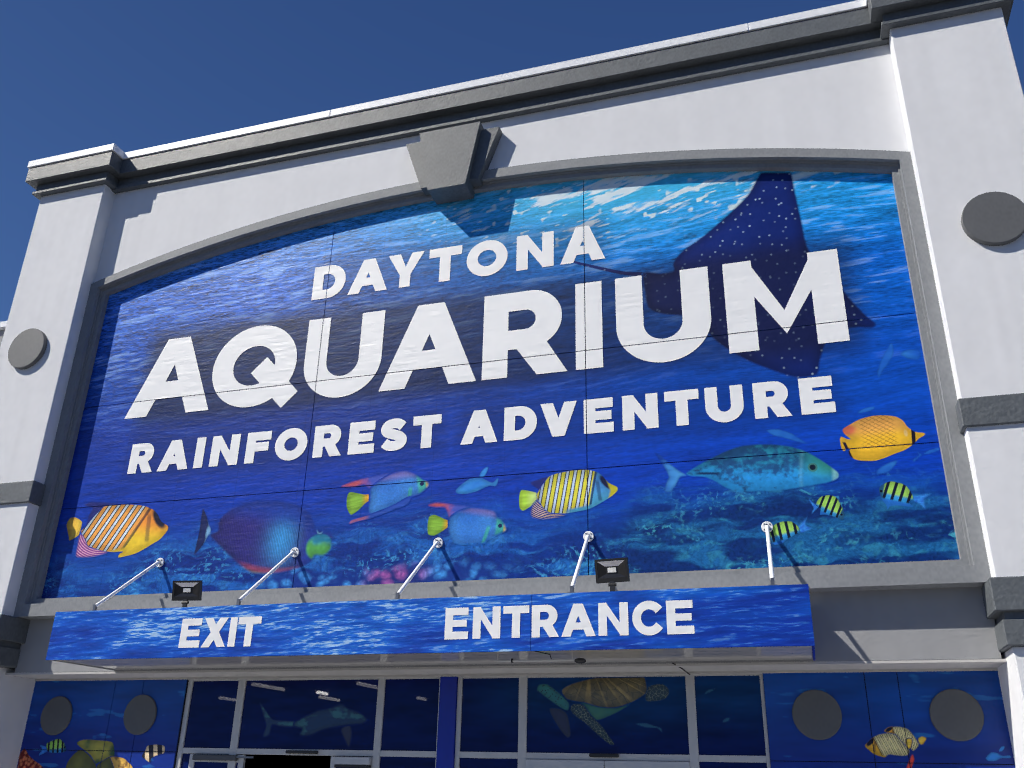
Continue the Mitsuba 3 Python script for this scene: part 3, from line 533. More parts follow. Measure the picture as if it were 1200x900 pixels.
# ------------------------------------------------------------------ letters
def glyph(ch, w, h, t):
    R = lambda a, b, c, d: rect(a, b, c, d)
    def ell(cx, cz, rx, rz): return affinity.scale(Point(cx, cz).buffer(1, 40), rx, rz)
    ht = t * 0.88
    if ch == 'I': return R(0, 0, w, h)
    if ch == 'E': return R(0, 0, t, h).union(R(0, 0, w, ht)).union(R(0, h - ht, w * 0.985, h)).union(R(0, h / 2 - ht * 0.46, w * 0.93, h / 2 + ht * 0.46))
    if ch == 'F': return R(0, 0, t, h).union(R(0, h - ht, w, h)).union(R(0, h * 0.37, w * 0.93, h * 0.37 + ht))
    if ch == 'T': return R(0, h - ht, w, h).union(R(w / 2 - t / 2, 0, w / 2 + t / 2, h))
    if ch == 'A':
        a = 0.56 * t; s = 1.10 * t; k = (w / 2 - a) / h
        out = Polygon([(0, 0), (w / 2 - a, h), (w / 2 + a, h), (w, 0)])
        zb = 0.205 * h; zt = zb + 0.80 * t
        gap = Polygon([(s, -1e-3), (w - s, -1e-3), (w - s - k * zb, zb), (s + k * zb, zb)])
        za = (w / 2 - s) / k
        hole = Polygon([(s + k * zt, zt), (w - s - k * zt, zt), (w / 2, za)])
        return out.difference(gap).difference(hole)
    if ch == 'V':
        a = 0.54 * t; s = 1.12 * t; k = (w / 2 - a) / h
        out = Polygon([(0, h), (w / 2 - a, 0), (w / 2 + a, 0), (w, h)])
        return out.difference(Polygon([(s, h + 1e-3), (w - s, h + 1e-3), (w / 2, h - (w / 2 - s) / k)]))
    if ch == 'Y':
        zj = 0.36 * h; s = 1.16 * t
        arm = Polygon([(0, h), (s, h), (w / 2, h * 0.60), (w - s, h), (w, h), (w / 2 + t / 2, zj), (w / 2 + t / 2, 0), (w / 2 - t / 2, 0), (w / 2 - t / 2, zj)])
        return arm
    if ch == 'N': return R(0, 0, t, h).union(R(w - t, 0, w, h)).union(Polygon([(0, h), (t * 0.92, h), (w, 0), (w - t * 0.92, 0)]))
    if ch == 'M':
        d = 0.86 * t
        v = Polygon([(0, h), (d, h), (w / 2, h * 0.40), (w - d, h), (w, h), (w, h - 0.02), (w - t * 0.85, h * 0.62), (w / 2, 0.145 * h), (t * 0.85, h * 0.62), (0, h - 0.02)])
        legs = R(0, 0, t, h).union(R(w - t, 0, w, h))
        return v.union(legs).difference(Polygon([(t, -1), (w - t, -1), (w - t, h * 0.585), (w / 2, 0.145 * h), (t, h * 0.585)]))
    if ch == 'X':
        s = 1.2 * t
        return Polygon([(0, 0), (s, 0), (w, h), (w - s, h)]).union(Polygon([(0.02 * w, h), (0.02 * w + s, h), (w, 0), (w - s, 0)]))
    if ch == 'O' or ch == 'Q':
        o = 0.018 * h
        ring = ell(w / 2, h / 2, w / 2, h / 2 + o).difference(ell(w / 2, h / 2, w / 2 - t * 1.0, h / 2 + o - t * 0.95))
        if ch == 'O': return ring
        ln = LineString([(0.56 * w, 0.50 * h), (0.97 * w, 0.02 * h)]).buffer(t * 0.47, cap_style=2)
        return ring.union(ln)
    if ch == 'C':
        o = 0.018 * h; wr = w * 1.09
        ring = ell(wr / 2, h / 2, wr / 2, h / 2 + o).difference(ell(wr / 2, h / 2, wr / 2 - t, h / 2 + o - t * 0.95))
        return ring.difference(Polygon([(wr * 0.56, h / 2), (wr * 1.3, h * 1.16), (wr * 1.3, -0.16 * h)]))
    if ch == 'D':
        def half(x0, x1, z0, z1):
            rz = (z1 - z0) / 2; rx = min(rz * 1.0, x1 - x0)
            return rect(x0, z0, x1 - rx, z1).union(ell(x1 - rx, (z0 + z1) / 2, rx, rz).intersection(rect(x1 - rx - 1e-3, z0 - 1, x1 + 1, z1 + 1)))
        return half(0, w, 0, h).difference(half(t, w - t * 1.04, ht, h - ht))
    if ch == 'R':
        zb = 0.315 * h
        def half(x0, x1, z0, z1):
            rz = (z1 - z0) / 2; rx = min(rz * 1.02, x1 - x0)
            return rect(x0, z0, x1 - rx, z1).union(ell(x1 - rx, (z0 + z1) / 2, rx, rz).intersection(rect(x1 - rx - 1e-3, z0 - 1, x1 + 1, z1 + 1)))
        xr = w * 0.94
        bowl = half(0, xr, zb, h).difference(half(t, xr - t * 1.02, zb + ht * 0.92, h - ht * 0.92))
        leg = Polygon([(w, 0), (w - 1.16 * t, 0), (xr * 0.42, zb + 0.02 * h), (xr * 0.72, zb + 0.10 * h), (xr * 0.80, zb + 0.07 * h)])
        return bowl.union(R(0, 0, t, h)).union(leg)
    if ch == 'U':
        r = w / 2
        rz = min(0.52 * h, r * 0.92)
        o = 0.018 * h
        outer = R(0, rz - o, w, h).union(ell(r, rz - o, r, rz).intersection(rect(-1, -1, w + 1, rz - o + 1e-3)))
        ri = r - t
        rzi = ri * 0.98
        zc = t * 0.92 - o + rzi
        return outer.difference(R(t, zc, w - t, h + 1).union(ell(r, zc, ri, rzi)))
    if ch == 'S':
        b = np.array([(0.97, 0.83), (0.76, 0.965), (0.48, 1.0), (0.17, 0.94), (0.03, 0.765), (0.13, 0.615), (0.45, 0.515), (0.81, 0.41), (0.97, 0.235), (0.84, 0.06), (0.5, 0.0), (0.22, 0.035), (-0.01, 0.17)])
        tt = t * 0.93
        b = b * (w - tt, h - tt) + tt / 2
        pts = []
        for i in range(len(b) - 1):
            p0, p1, p2, p3 = b[max(i - 1, 0)], b[i], b[i + 1], b[min(i + 2, len(b) - 1)]
            for q in np.linspace(0, 1, 8, endpoint=False):
                pts.append(0.5 * (2 * p1 + (p2 - p0) * q + (2 * p0 - 5 * p1 + 4 * p2 - p3) * q * q + (3 * p1 - p0 - 3 * p2 + p3) * q ** 3))
        pts.append(b[-1])
        return LineString(pts).buffer(tt / 2, cap_style=2)
def flat(shape, y):
    """A sheet of cut vinyl in the plane y, facing the street."""
    out = []
    for g in getattr(shape, 'geoms', [shape]):
        if g.is_empty or g.area < 1e-6: continue
        v, f = trimesh.creation.triangulate_polygon(g, engine='earcut')
        v, f = np.asarray(v), np.asarray(f)
        a, c, d = (v[f[:, q], :2] for q in range(3))
        flip = (c - a)[:, 0] * (d - a)[:, 1] - (c - a)[:, 1] * (d - a)[:, 0] < 0
        f[flip] = f[flip][:, ::-1]
        out.append(trimesh.Trimesh(np.column_stack([v[:, 0], np.full(len(v), y), v[:, 1]]), f, process=False))
    return join(*out)
def lettering(parent, line, z0, z1, t, y, cut, depth=0.0015):
    for ch, x0, x1 in LETTERS[line]:
        g = affinity.translate(glyph(ch, x1 - x0, z1 - z0, t), x0, z0).difference(cut)
        part(parent, 'letter', flat(g, y - depth), 'letter_vinyl')

# ------------------------------------------------------------------ ground
struct('forecourt_asphalt', box(-400, 400, -500, -4.004, -0.6, 0.0), 'asphalt_ground')
struct('pavement', cbox(-60, 80, -4.0, 1.2, -0.6, 0.14, 0.02), 'concrete_walk')
for i in range(-6, 14):
    struct(numbered('parking_line'), box(i * 2.75 - 0.05, i * 2.75 + 0.05, -24.0, -19.0, -0.02, 0.004), 'road_paint')

# ------------------------------------------------------------------ the building
B = thing('aquarium_building', 'white and grey stucco shop front with an arched recess, keystone, corner piers and grey cornice', 'building')
XL, XR = -0.29, 14.68            # inner faces of the two corner piers
PL, PR = -1.92, 16.27            # their outer faces
YP, YW, YF, YB = -0.46, -0.15, -0.22, 0.08   # front of the piers, the wall, the arch frame, the band under the sill
def arch(c, r, x0, x1, z0, n=96):
    xs = np.linspace(x1, x0, n)
    return Polygon([(x0, z0), (x1, z0)] + [(x, c + math.sqrt(r * r - (x - 7.2) ** 2)) for x in xs])
MURAL = arch(-16.4166, 27.6675, 0.0, 14.4, 4.363)
RING = arch(-16.36, 27.725, -0.115, 14.515, 4.258)
OUTER = arch(-15.456, 27.0076, XL, XR, 4.05)
wall_shape = rect(XL, 4.05, XR, 13.3).difference(OUTER)
part(B, 'wall', join(slab(wall_shape, YW, 0.6), box(XL, XR, 0.12, 0.6, 4.0, 12.0)), 'white_stucco', label='white stucco wall above the arch')
part(B, 'arch_frame', slab(OUTER.difference(RING), YF, 0.118), 'frame_paint', label='grey moulded frame round the mural')
part(B, 'frame_moulding', join(slab(RING.difference(MURAL), -0.105, 0.115), slab(RING.buffer(0.0).difference(RING.buffer(-0.030, join_style=2)), -0.135, -0.1055)), 'frame_paint', label='stepped inner moulding of the frame')
part(B, 'band_wall', box(XL, XR, YB, 0.60, 3.18, 4.052), 'band_stucco', label='plain grey band between the sill and the storefront')
part(B, 'header', join(box(XL - 0.3, XR + 0.3, YB + 0.004, 1.0, 3.145, 3.178), box(-0.6, 14.9, 0.755, 1.0, 3.112, 3.1445)), 'header_stucco', label='beige header over the storefront')

def pier(x0, x1, inner, name_side):
    key = part(B, 'pier', cbox(x0, x1, YP, 1.4, 4.02, 12.72, 0.012), 'white_stucco', label='white stucco corner pier on the %s' % name_side)
    foot = (x0, x1 - 0.20) if inner == 1 else (x0 + 0.05, x1)
    part(key, 'base', cbox(foot[0], foot[1], YP + 0.05, 1.4, 0.14, 3.262, 0.012), 'white_stucco')
    part(key, 'band', cbox(x0 - 0.045, x1 + 0.045, YP - 0.045, -0.16, 5.975, 6.365, 0.012), 'grey_paint')
    part(key, 'capital', cbox(x0 - 0.085, x1 + 0.085, YP - 0.085, 1.3, 3.65, 4.045, 0.012), 'grey_paint')
    part(key, 'capital_neck', box(x0 + 0.02, x1 - 0.02, YP - 0.005, 1.35, 3.55, 3.652), 'grey_paint')
    part(key, 'capital_foot', cbox(x0 - 0.02, x1 + 0.02, YP - 0.03, 1.32, 3.26, 3.56, 0.012), 'grey_paint')
    return key
pl = pier(PL, XL, 1, 'left')
pr = pier(XR, PR, -1, 'right')
part(pl, 'disc', disc(-1.17, 9.05, 0.415, YP - 0.085, YP - 0.001), 'disc_paint', 30)
part(pr, 'disc', disc(15.52, 8.97, 0.415, YP - 0.085, YP - 0.001), 'disc_paint', 30)

# cornice: moulding, recess, fascia, coping; along the wall and round each pier
def ledge(y, x0, x1, o, z0, z1, c=0.006): return cbox(x0 - o, x1 + o, y - o, 0.9 if y > -0.4 else 1.6, z0, z1, c)
co = part(B, 'cornice', join(ledge(YW, 0.4, 14.0, 0.26, 12.94, 13.27)), 'grey_paint', label='long grey cornice along the roof edge')
scene[co] = mikit.ply(join(box(XL - 0.06, XR + 0.06, YW - 0.25, 0.9, 12.94, 13.272)), 'grey_paint')
part(co, 'moulding', box(XL - 0.02, XR + 0.02, YW - 0.12, 0.85, 12.665, 12.735), 'grey_paint')
part(co, 'recess', box(XL - 0.02, XR + 0.02, YW - 0.07, 0.8, 12.734, 12.941), 'grey_paint')
cuts = [XL + 0.26, 4.74, 12.56, XR - 0.272]
for a, b in zip(cuts[:-1], cuts[1:]):
    part(co, 'coping', cbox(a + 0.004, b - 0.004, YW - 0.275, 0.9, 13.29, 13.455, 0.008), 'coping_metal')
part(co, 'coping_bed', box(cuts[0], cuts[-1], YW - 0.235, 0.85, 13.2715, 13.291), 'backing')
for x0, x1, side in ((PL, XL, 'left'), (XR, PR, 'right')):
    k = part(B, 'pier_cornice', cbox(x0 - 0.25, x1 + 0.25, YP - 0.25, 1.7, 12.945, 13.275, 0.008), 'grey_paint', label='grey cornice on top of the %s pier' % side)
    part(k, 'moulding', cbox(x0 - 0.125, x1 + 0.125, YP - 0.125, 1.55, 12.69, 12.76, 0.008), 'grey_paint')
    part(k, 'recess', box(x0 - 0.08, x1 + 0.08, YP - 0.08, 1.5, 12.715, 12.948), 'grey_paint')
    part(k, 'coping_bed', box(x0 - 0.23, x1 + 0.23, YP - 0.23, 1.6, 13.274, 13.296), 'backing')
    part(k, 'coping', cbox(x0 - 0.275, x1 + 0.275, YP - 0.275, 1.7, 13.295, 13.46, 0.008), 'coping_metal')
part(B, 'roof', box(PL + 0.1, PR - 0.1, 0.88, 14.0, 12.9, 13.15), 'roof_sheet')
part(B, 'side_wall', box(PL + 0.05, PL + 0.4, 1.38, 14.0, 0.14, 12.92), 'white_stucco')
part(B, 'side_wall', box(PR - 0.4, PR - 0.05, 1.38, 14.0, 0.14, 12.92), 'white_stucco')
part(B, 'rear_wall', box(PL + 0.05, PR - 0.05, 14.0, 14.3, 0.14, 13.0), 'white_stucco')

# keystone
kc = 7.262
def trapezoid(w0, w1, z0, z1): return Polygon([(kc - w0 / 2, z0), (kc + w0 / 2, z0), (kc + w1 / 2, z1), (kc - w1 / 2, z1)])
ks = part(B, 'keystone', slab(trapezoid(0.70, 1.165, 11.135, 12.42), -0.475, -0.02), 'grey_paint', label='wedge-shaped grey keystone at the top of the arch')
part(ks, 'backplate', slab(trapezoid(1.08, 1.80, 11.30, 12.34), -0.345, -0.021), 'grey_paint')

# ------------------------------------------------------------------ printed mural
S = thing('printed_mural', 'huge arched blue underwater mural with white lettering and tropical fish over the entrance', 'mural')
SX, SZ, GAP = (4.864, 9.595), (5.962, 7.908), 0.013
xe, ze = [0.0, *SX, 14.4], [4.363, *SZ, 12.0]
cut = shapely.union_all([rect(x - GAP / 2, 4, x + GAP / 2, 12) for x in SX] + [rect(-1, z - GAP / 2, 15, z + GAP / 2) for z in SZ])
part(S, 'backing_board', slab(MURAL, 0.022, 0.114), 'backing')
for i in range(3):
    for j in range(3):
        g = MURAL.intersection(rect(xe[i], ze[j], xe[i + 1], ze[j + 1])).difference(cut)
        part(S, 'panel', slab(g, 0.0, 0.0215), 'mural_print')
def printed(parent, name, key, m, axis=None, layer=1, base=0.0, clip=MURAL, cutter=cut, label=None, k=6, smooth=True, feather=0.014, full=1.0, on='mural_print'):
    """A flat printed shape on the panel: thin vinyl whose uv runs along the axis (tail to nose), in lengths of it; its edge fades over feather."""
    g = (curve(PRINT[key], k) if smooth else Polygon(PRINT[key]).buffer(0))
    r = shapely.length(shapely.maximum_inscribed_circle(g))
    feather = min(feather, 0.55 * r)
    g = g.buffer(feather * 0.45)
    depth = max(min(0.22, 0.75 * r), feather)
    if clip is not None: g = g.intersection(clip)
    vs, fs, ws, n = [], [], [], 0
    edge = g.boundary
    step = max(0.022, math.sqrt(g.area) / 70)
    whole = g if cutter is None else g.difference(cutter)
    for q in getattr(whole, 'geoms', [whole]):
        if q.is_empty or q.area < 1e-5: continue
        rim = shapely.get_coordinates(shapely.segmentize(q.simplify(1e-4), step * 0.7))
        x0, z0, x1, z1 = q.bounds
        gx, gz = np.meshgrid(np.arange(x0, x1, step), np.arange(z0, z1, step * 0.87))
        gx = gx + (np.arange(len(gx)) % 2)[:, None] * step / 2
        grid = np.column_stack([gx.ravel(), gz.ravel()])
        grid = grid[shapely.contains_xy(q.buffer(-step * 0.45), grid)] if len(grid) else grid
        pts = np.unique(np.round(np.vstack([rim, grid]), 5), axis=0)
        t = Delaunay(pts).simplices
        mid = pts[t].mean(1)
        t = t[shapely.contains_xy(q, mid)]
        vs.append(pts); fs.append(t + n); n += len(pts)
        ws.append(np.clip(shapely.distance(edge, shapely.points(pts)) / depth, 0, 1))
    v, f, w = np.vstack(vs), np.vstack(fs), np.concatenate(ws)
    xyz = np.column_stack([v[:, 0], np.full(len(v), base - 0.0011 * layer), v[:, 1]])
    a, c, d = (xyz[f[:, q]] for q in range(3))
    back = np.cross(c - a, d - a)[:, 1] > 0
    f[back] = f[back][:, ::-1]
    key = numbered(parent + '__' + name)
    scene[key] = mikit.ply(trimesh.Trimesh(xyz, f, process=False), soft(m, axis, on), False, uv=np.column_stack([w, np.full(len(v), min(feather / depth, 0.999) + 2 * round(full * 20))]))
    if label: labels[key] = {'label': label}
    return key
r = printed(S, 'spotted_ray', 'ray_body', 'ray_print', layer=1, label='dark blue spotted ray seen from below', feather=0.05)
printed(r, 'tail', 'ray_tail', 'ray_print', layer=1, feather=0.02)
f = printed(S, 'angelfish', 'regal_a_body', 'regal_orange', 'regal_a_axis', 3, label='orange and white striped angelfish at the lower left')
printed(f, 'tail', 'regal_a_tail', 'tail_yellow', 'regal_a_axis', 2); printed(f, 'anal_fin', 'regal_a_anal', 'anal_pink', 'regal_a_axis', 2, feather=0.05, full=0.9); printed(f, 'dorsal_fin', 'regal_a_dorsal', 'dorsal_dark', 'regal_a_axis', 2, feather=0.06, full=0.8)
f = printed(S, 'angelfish', 'regal_b_body', 'regal_yellow', 'regal_b_axis', 3, label='yellow and pale blue striped angelfish')
printed(f, 'tail', 'regal_b_tail', 'tail_lime', 'regal_b_axis', 2); printed(f, 'anal_fin', 'regal_b_anal', 'anal_lined', 'regal_b_axis', 2, feather=0.05, full=0.9); printed(f, 'dorsal_fin', 'regal_b_dorsal', 'dorsal_dark', 'regal_b_axis', 2, feather=0.06, full=0.8)
f = printed(S, 'trevally', 'trevally_body', 'trevally_print', 'trevally_axis', 3, feather=0.03, label='large turquoise silver fish')
printed(f, 'tail', 'trevally_tail', 'trevally_tail', 'trevally_axis', 2, feather=0.035, full=0.9)
printed(S, 'butterflyfish', 'butterfly_body', 'butterfly_print', 'butterfly_axis', 2, label='bright orange-yellow butterflyfish near the right edge')
for q in 'abc':
    f = printed(S, 'sergeant_fish', 'serg_%s_body' % q, 'sergeant_print', 'serg_%s_axis' % q, 3)
    printed(f, 'tail', 'serg_%s_tail' % q, 'sergeant_tail', 'serg_%s_axis' % q, 2, feather=0.03, full=0.85)
for q in 'ab':
    f = printed(S, 'queen_angelfish', 'queen_%s_body' % q, 'queen_print', 'queen_%s_axis' % q, 3, feather=0.06)
    printed(f, 'tail', 'queen_%s_tail' % q, 'tail_queen', 'queen_%s_axis' % q, 2)
    printed(f, 'dorsal_fin', 'queen_%s_dorsal' % q, 'queen_dorsal', 'queen_%s_axis' % q, 2, feather=0.06, full=0.75)
    printed(f, 'anal_fin', 'queen_%s_anal' % q, 'fin_line' if q == 'b' else 'queen_anal', 'queen_%s_axis' % q, 4, smooth=q == 'a', feather=0.05 if q == 'a' else 0.004, full=0.45 if q == 'a' else 1.0)
f = printed(S, 'unicornfish', 'tang_body', 'tang_print', 'tang_axis', 2, feather=0.07, full=0.95, label='big dark blue fish with green snout')
printed(f, 'tail', 'tang_tail', 'tang_tail', 'tang_axis', 2, feather=0.03)
f = printed(S, 'small_blue_fish', 'blue_a', 'blue_fish', None, 2); printed(f, 'fin', 'blue_b', 'blue_fish', None, 2)
for q in range(6): printed(S, 'faint_fish', 'pale_%d' % q, 'pale_fish', None, 1, feather=0.035, full=0.8)
lettering(S, 'AQ', 7.588, 9.122, 0.432, -0.0049, cut)
lettering(S, 'DAY', 9.53, 10.21, 0.203, -0.0049, cut)
lettering(S, 'RAIN', 6.515, 7.072, 0.180, -0.0049, cut)

# ------------------------------------------------------------------ canopy
C = thing('entrance_canopy', 'flat projecting canopy with blue water fascia reading EXIT and ENTRANCE, hung on white rods', 'canopy')
CX0, CX1, CY, CZ0, CZ1 = 1.72, 12.53, -1.40, 3.19, 3.88
xs = [CX0, 9.165, CX1]
fcut = rect(9.162, 3, 9.168, 4)
for a, b in zip(xs[:-1], xs[1:]):
    part(C, 'fascia_panel', box(a + (0.003 if a > CX0 else 0), b - (0.003 if b < CX1 else 0), CY, CY + 0.03, CZ0 - 0.005, CZ1), 'fascia_print')
part(C, 'side_panel', box(CX0 + 0.002, CX0 + 0.03, CY + 0.031, 0.078, CZ0, CZ1 - 0.004), 'band_stucco')
part(C, 'side_panel', box(CX1 - 0.03, CX1 - 0.002, CY + 0.031, 0.078, CZ0, CZ1 - 0.004), 'blue_panel')
part(C, 'deck', box(CX0 + 0.031, CX1 - 0.031, CY + 0.031, 0.078, CZ0 + 0.06, CZ1 - 0.01), 'roof_sheet')
ys = np.linspace(CY + 0.035, 0.074, 6)
for a, b in zip(ys[:-1], ys[1:]):
    part(C, 'soffit_plank', cbox(CX0 + 0.032, CX1 - 0.032, a + 0.003, b - 0.003, CZ0 + 0.012, CZ0 + 0.058, 0.006), 'soffit_metal')
lettering(C, 'EXIT', 3.315, 3.716, 0.113, CY - 0.0005, fcut, 0.004)
lettering(C, 'ENT', 3.345, 3.742, 0.108, CY - 0.0005, fcut, 0.004)
for (bx, bz), lx in zip(((2.314, 4.896), (4.839, 4.943), (7.282, 4.97), (9.606, 4.938), (12.09, 4.933)), (2.36, 4.83, 7.28, 9.68, 12.13)):
    a, b = (bx, -0.05, bz), (lx, -1.33, 3.955)
    k = part(C, 'tie_rod', cyl(a, b, 0.026), 'white_enamel', 40)
    part(k, 'wall_plate', disc(bx, bz, 0.077, -0.03, -0.0055, 0.004, 28), 'white_enamel', 30)
    part(k, 'clevis', join(box(bx - 0.012, bx + 0.012, -0.075, -0.0305, bz - 0.03, bz + 0.03), *[disc(bx + 0.052 * math.cos(q), bz + 0.052 * math.sin(q), 0.011, -0.040, -0.0305, 0.002, 8) for q in (0.7, 2.3, 3.9, 5.5)]), 'bolt_steel')
    part(k, 'deck_bracket', join(box(lx - 0.05, lx + 0.05, -1.38, -1.27, CZ1 - 0.01, CZ1 + 0.012), box(lx - 0.022, lx + 0.022, -1.35, -1.31, CZ1 + 0.01, CZ1 + 0.10)), 'bolt_steel')

# ------------------------------------------------------------------ floodlights on the canopy
def floodlight(x, y, zc, w, h, turn, label):
    t = thing('floodlight', label, 'floodlight', 'floodlights standing on the canopy')
    T = trimesh.transformations.translation_matrix((x, y, zc)) @ trimesh.transformations.rotation_matrix(math.radians(turn), (0, 0, 1)) @ trimesh.transformations.rotation_matrix(math.radians(12), (1, 0, 0))
    def P(name, mesh, m, sm=False, parent=t):
        mesh = mesh.copy(); mesh.apply_transform(T); return part(parent, name, mesh, m, sm)
    W, H = w / 2, h / 2
    rim = slab(rect(-W, -H, W, H).difference(rect(-W + 0.03, -H + 0.06, W - 0.03, H - 0.03)), -0.03, 0.0)
    hs = P('housing', join(rim, cbox(-W, W, 0.0, 0.035, -H, H, 0.006), cbox(-W * 0.7, W * 0.7, 0.034, 0.08, -H * 0.7, H * 0.7, 0.01), *[box(q - 0.006, q + 0.006, 0.078, 0.10, -H * 0.6, H * 0.6) for q in np.linspace(-W * 0.6, W * 0.6, 7)]), 'black_plastic')
    # tapered reflector tray
    o = [(-W + 0.03, -H + 0.06), (W - 0.03, -H + 0.06), (W - 0.03, H - 0.03), (-W + 0.03, H - 0.03)]
    i = [(-W * 0.42, -H * 0.28), (W * 0.42, -H * 0.28), (W * 0.42, H * 0.36), (-W * 0.42, H * 0.36)]
    v = [(a, -0.026, b) for a, b in o] + [(a, -0.003, b) for a, b in i]
    for n, (a, b) in enumerate(((0, 1), (1, 2), (2, 3), (3, 0))):
        P('reflector', trimesh.Trimesh([v[a], v[b], v[b + 4], v[a + 4]], [(0, 1, 2), (0, 2, 3)], process=False), 'reflector_metal' if n == 2 else 'black_glossy', parent=hs)
    P('lamp_chip', box(-W * 0.26, W * 0.26, -0.012, -0.002, -H * 0.16, H * 0.24), 'led_white', parent=hs)
    part(t, 'bracket', join(box(x - 0.03, x + 0.03, y - 0.015, y + 0.015, CZ1 + 0.008, zc - H * 0.9), box(x - 0.09, x + 0.09, y - 0.05, y + 0.05, CZ1 - 0.009, CZ1 + 0.012), cyl((x - 0.05, y, zc - H - 0.03), (x + 0.05, y, zc - H - 0.03), 0.022, n=12)), 'black_plastic')
floodlight(3.80, -1.15, 4.17, 0.44, 0.29, 8, 'small black floodlight on the canopy above the word EXIT')
floodlight(10.17, -1.18, 4.185, 0.43, 0.30, -6, 'small black floodlight on the canopy above the word ENTRANCE')

# thin pipe with camera head under the soffit
t = thing('security_camera', 'thin pale pipe ending in a black camera head under the canopy', 'security camera')
part(t, 'pipe', cyl((8.60, -1.0, 3.115), (9.64, -1.0, 3.115), 0.014), 'soffit_batten', 30)
m = trimesh.creation.icosphere(3, 0.075); m.vertices *= (1.0, 1.0, 0.45); m.apply_translation((9.70, -1.0, 3.105))
part(t, 'head', m, 'black_glossy', True)
part(t, 'clamp', box(8.792, 8.812, -1.018, -0.982, 3.095, 3.145), 'black_plastic')
for x in (8.605, 9.60): part(t, 'stem', cyl((x, -1.0, 3.11), (x, -1.0, 3.203), 0.009, n=10), 'soffit_batten')

part(t, 'cable', join(cyl((9.17, -1.34, 3.196), (9.30, -0.98, 3.190), 0.006, n=8), cyl((9.30, -0.98, 3.190), (9.32, -0.97, 3.125), 0.006, n=8)), 'black_plastic')

# ------------------------------------------------------------------ printed wall panels either side of the doors
def wall_panels(x_edges, z_edges, label, discs, plank_x1=None):
    t = thing('mural_wall', label, 'mural')
    gap = 0.010
    cutter = shapely.union_all([rect(x - gap / 2, 0, x + gap / 2, 4) for x in x_edges[1:-1]] + [rect(-1, z - gap / 2, 16, z + gap / 2) for z in z_edges[1:-1]])
    region = rect(x_edges[0], z_edges[0], x_edges[-1], z_edges[-1])
    part(t, 'backing_board', box(x_edges[0] + 0.01, x_edges[-1] - 0.003, 0.801, 1.02, z_edges[0], z_edges[-1] - 0.001), 'backing')
    for a, b in zip(x_edges[:-1], x_edges[1:]):
        for c, d in zip(z_edges[:-1], z_edges[1:]):
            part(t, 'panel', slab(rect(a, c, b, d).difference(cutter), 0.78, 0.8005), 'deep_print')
    for x, z in discs: part(t, 'disc', disc(x, z, 0.312, 0.745, 0.7795, 0.006), 'disc_paint', 30)
    return t, region, cutter
t, region, cutter = wall_panels([-0.593, 1.208, 1.776, 2.606], [0.14, 2.003, 3.118], 'shaded blue mural wall with coral, left of the exit door', [(0.125, 2.545), (1.822, 2.565)])
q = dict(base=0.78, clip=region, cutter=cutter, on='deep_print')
f = printed(t, 'sergeant_fish', 'low_serg_body', 'sergeant_print', 'low_serg_axis', 2, **q); printed(f, 'tail', 'low_serg_tail', 'sergeant_tail', 'low_serg_axis', 1, **q)
printed(t, 'anemone', 'anem_top', 'anemone_green', None, 1, **q); printed(t, 'anemone', 'anem_mid', 'anemone_olive', None, 2, **q)
printed(t, 'anemone', 'anem_left', 'anemone_olive', None, 3, **q); printed(t, 'anemone', 'anem_light', 'anemone_light', None, 4, **q)
printed(t, 'coral', 'coral', 'coral_print', None, 2, **q)
printed(t, 'bannerfish', 'banner_fish', 'banner_print', 'banner_axis', 3, **q)
t, region, cutter = wall_panels([11.83, 13.125, 13.532, 14.778], [0.14, 2.008, 3.118], 'shaded blue mural wall with two striped angelfish, right of the entrance door', [(12.476, 2.581), (14.163, 2.581)])
q = dict(base=0.78, clip=region, cutter=cutter, on='deep_print')
printed(t, 'angelfish', 'lowr_b', 'regal_small', 'lowr_b_axis', 1, **q); printed(t, 'angelfish', 'lowr_a', 'regal_small', 'lowr_a_axis', 2, **q)
printed(t, 'tail', 'lowr_t1', 'tail_yellow', 'lowr_a_axis', 3, **q); printed(t, 'tail', 'lowr_t2', 'tail_yellow', 'lowr_b_axis', 2, **q)
printed(t, 'red_fish', 'lowr_red', 'red_print', None, 4, **q)
f = printed(t, 'blue_fish', 'lowr_blue', 'blue_fish', None, 1, **q); printed(f, 'fin', 'lowr_blue2', 'blue_fish', None, 1, **q)

# ------------------------------------------------------------------ glazed doors
Y0, YG = 0.82, 0.85
def shopfront(label, posts, left_door):
    t = thing('glazed_shopfront', label, 'shopfront')
    for a, b in posts: part(t, 'post', cbox(a, b, Y0, 0.94, 0.14, 3.116, 0.004), 'aluminium')
    for (a, b), (c, d) in zip(posts[:-1], posts[1:]):
        part(t, 'rail', cbox(b, c, Y0 + 0.004, 0.93, 1.984, 2.07, 0.004), 'aluminium')
        part(t, 'head_rail', cbox(b, c, Y0 + 0.004, 0.93, 3.09, 3.116, 0.004), 'aluminium')
        part(t, 'upper_pane', sheet(b, c, YG, 2.07, 3.09), 'printed_glass')
    return t
def sheet(x0, x1, y, z0, z1): return trimesh.Trimesh([(x0, y, z0), (x1, y, z0), (x1, y, z1), (x0, y, z1)], [(0, 1, 2), (0, 2, 3)], process=False)
def lower_pane(t, a, b): part(t, 'lower_pane', sheet(a, b, YG, 0.2, 1.984), 'printed_glass')
ex_posts = [(2.617, 2.702), (3.573, 3.706), (6.063, 6.178), (7.077, 7.1)]
t = shopfront('left glazed shopfront with the open exit door', ex_posts, True)
lower_pane(t, 2.702, 2.841); lower_pane(t, 6.178, 7.077)
q = dict(base=YG, clip=None, cutter=None, on='window_film')
sh = printed(t, 'shark', 's_body', 'shark_print', None, 2, feather=0.05, label='faint printed shark', **q)
printed(sh, 'tail', 's_tail', 'shark_print', None, 1, feather=0.03, **q)
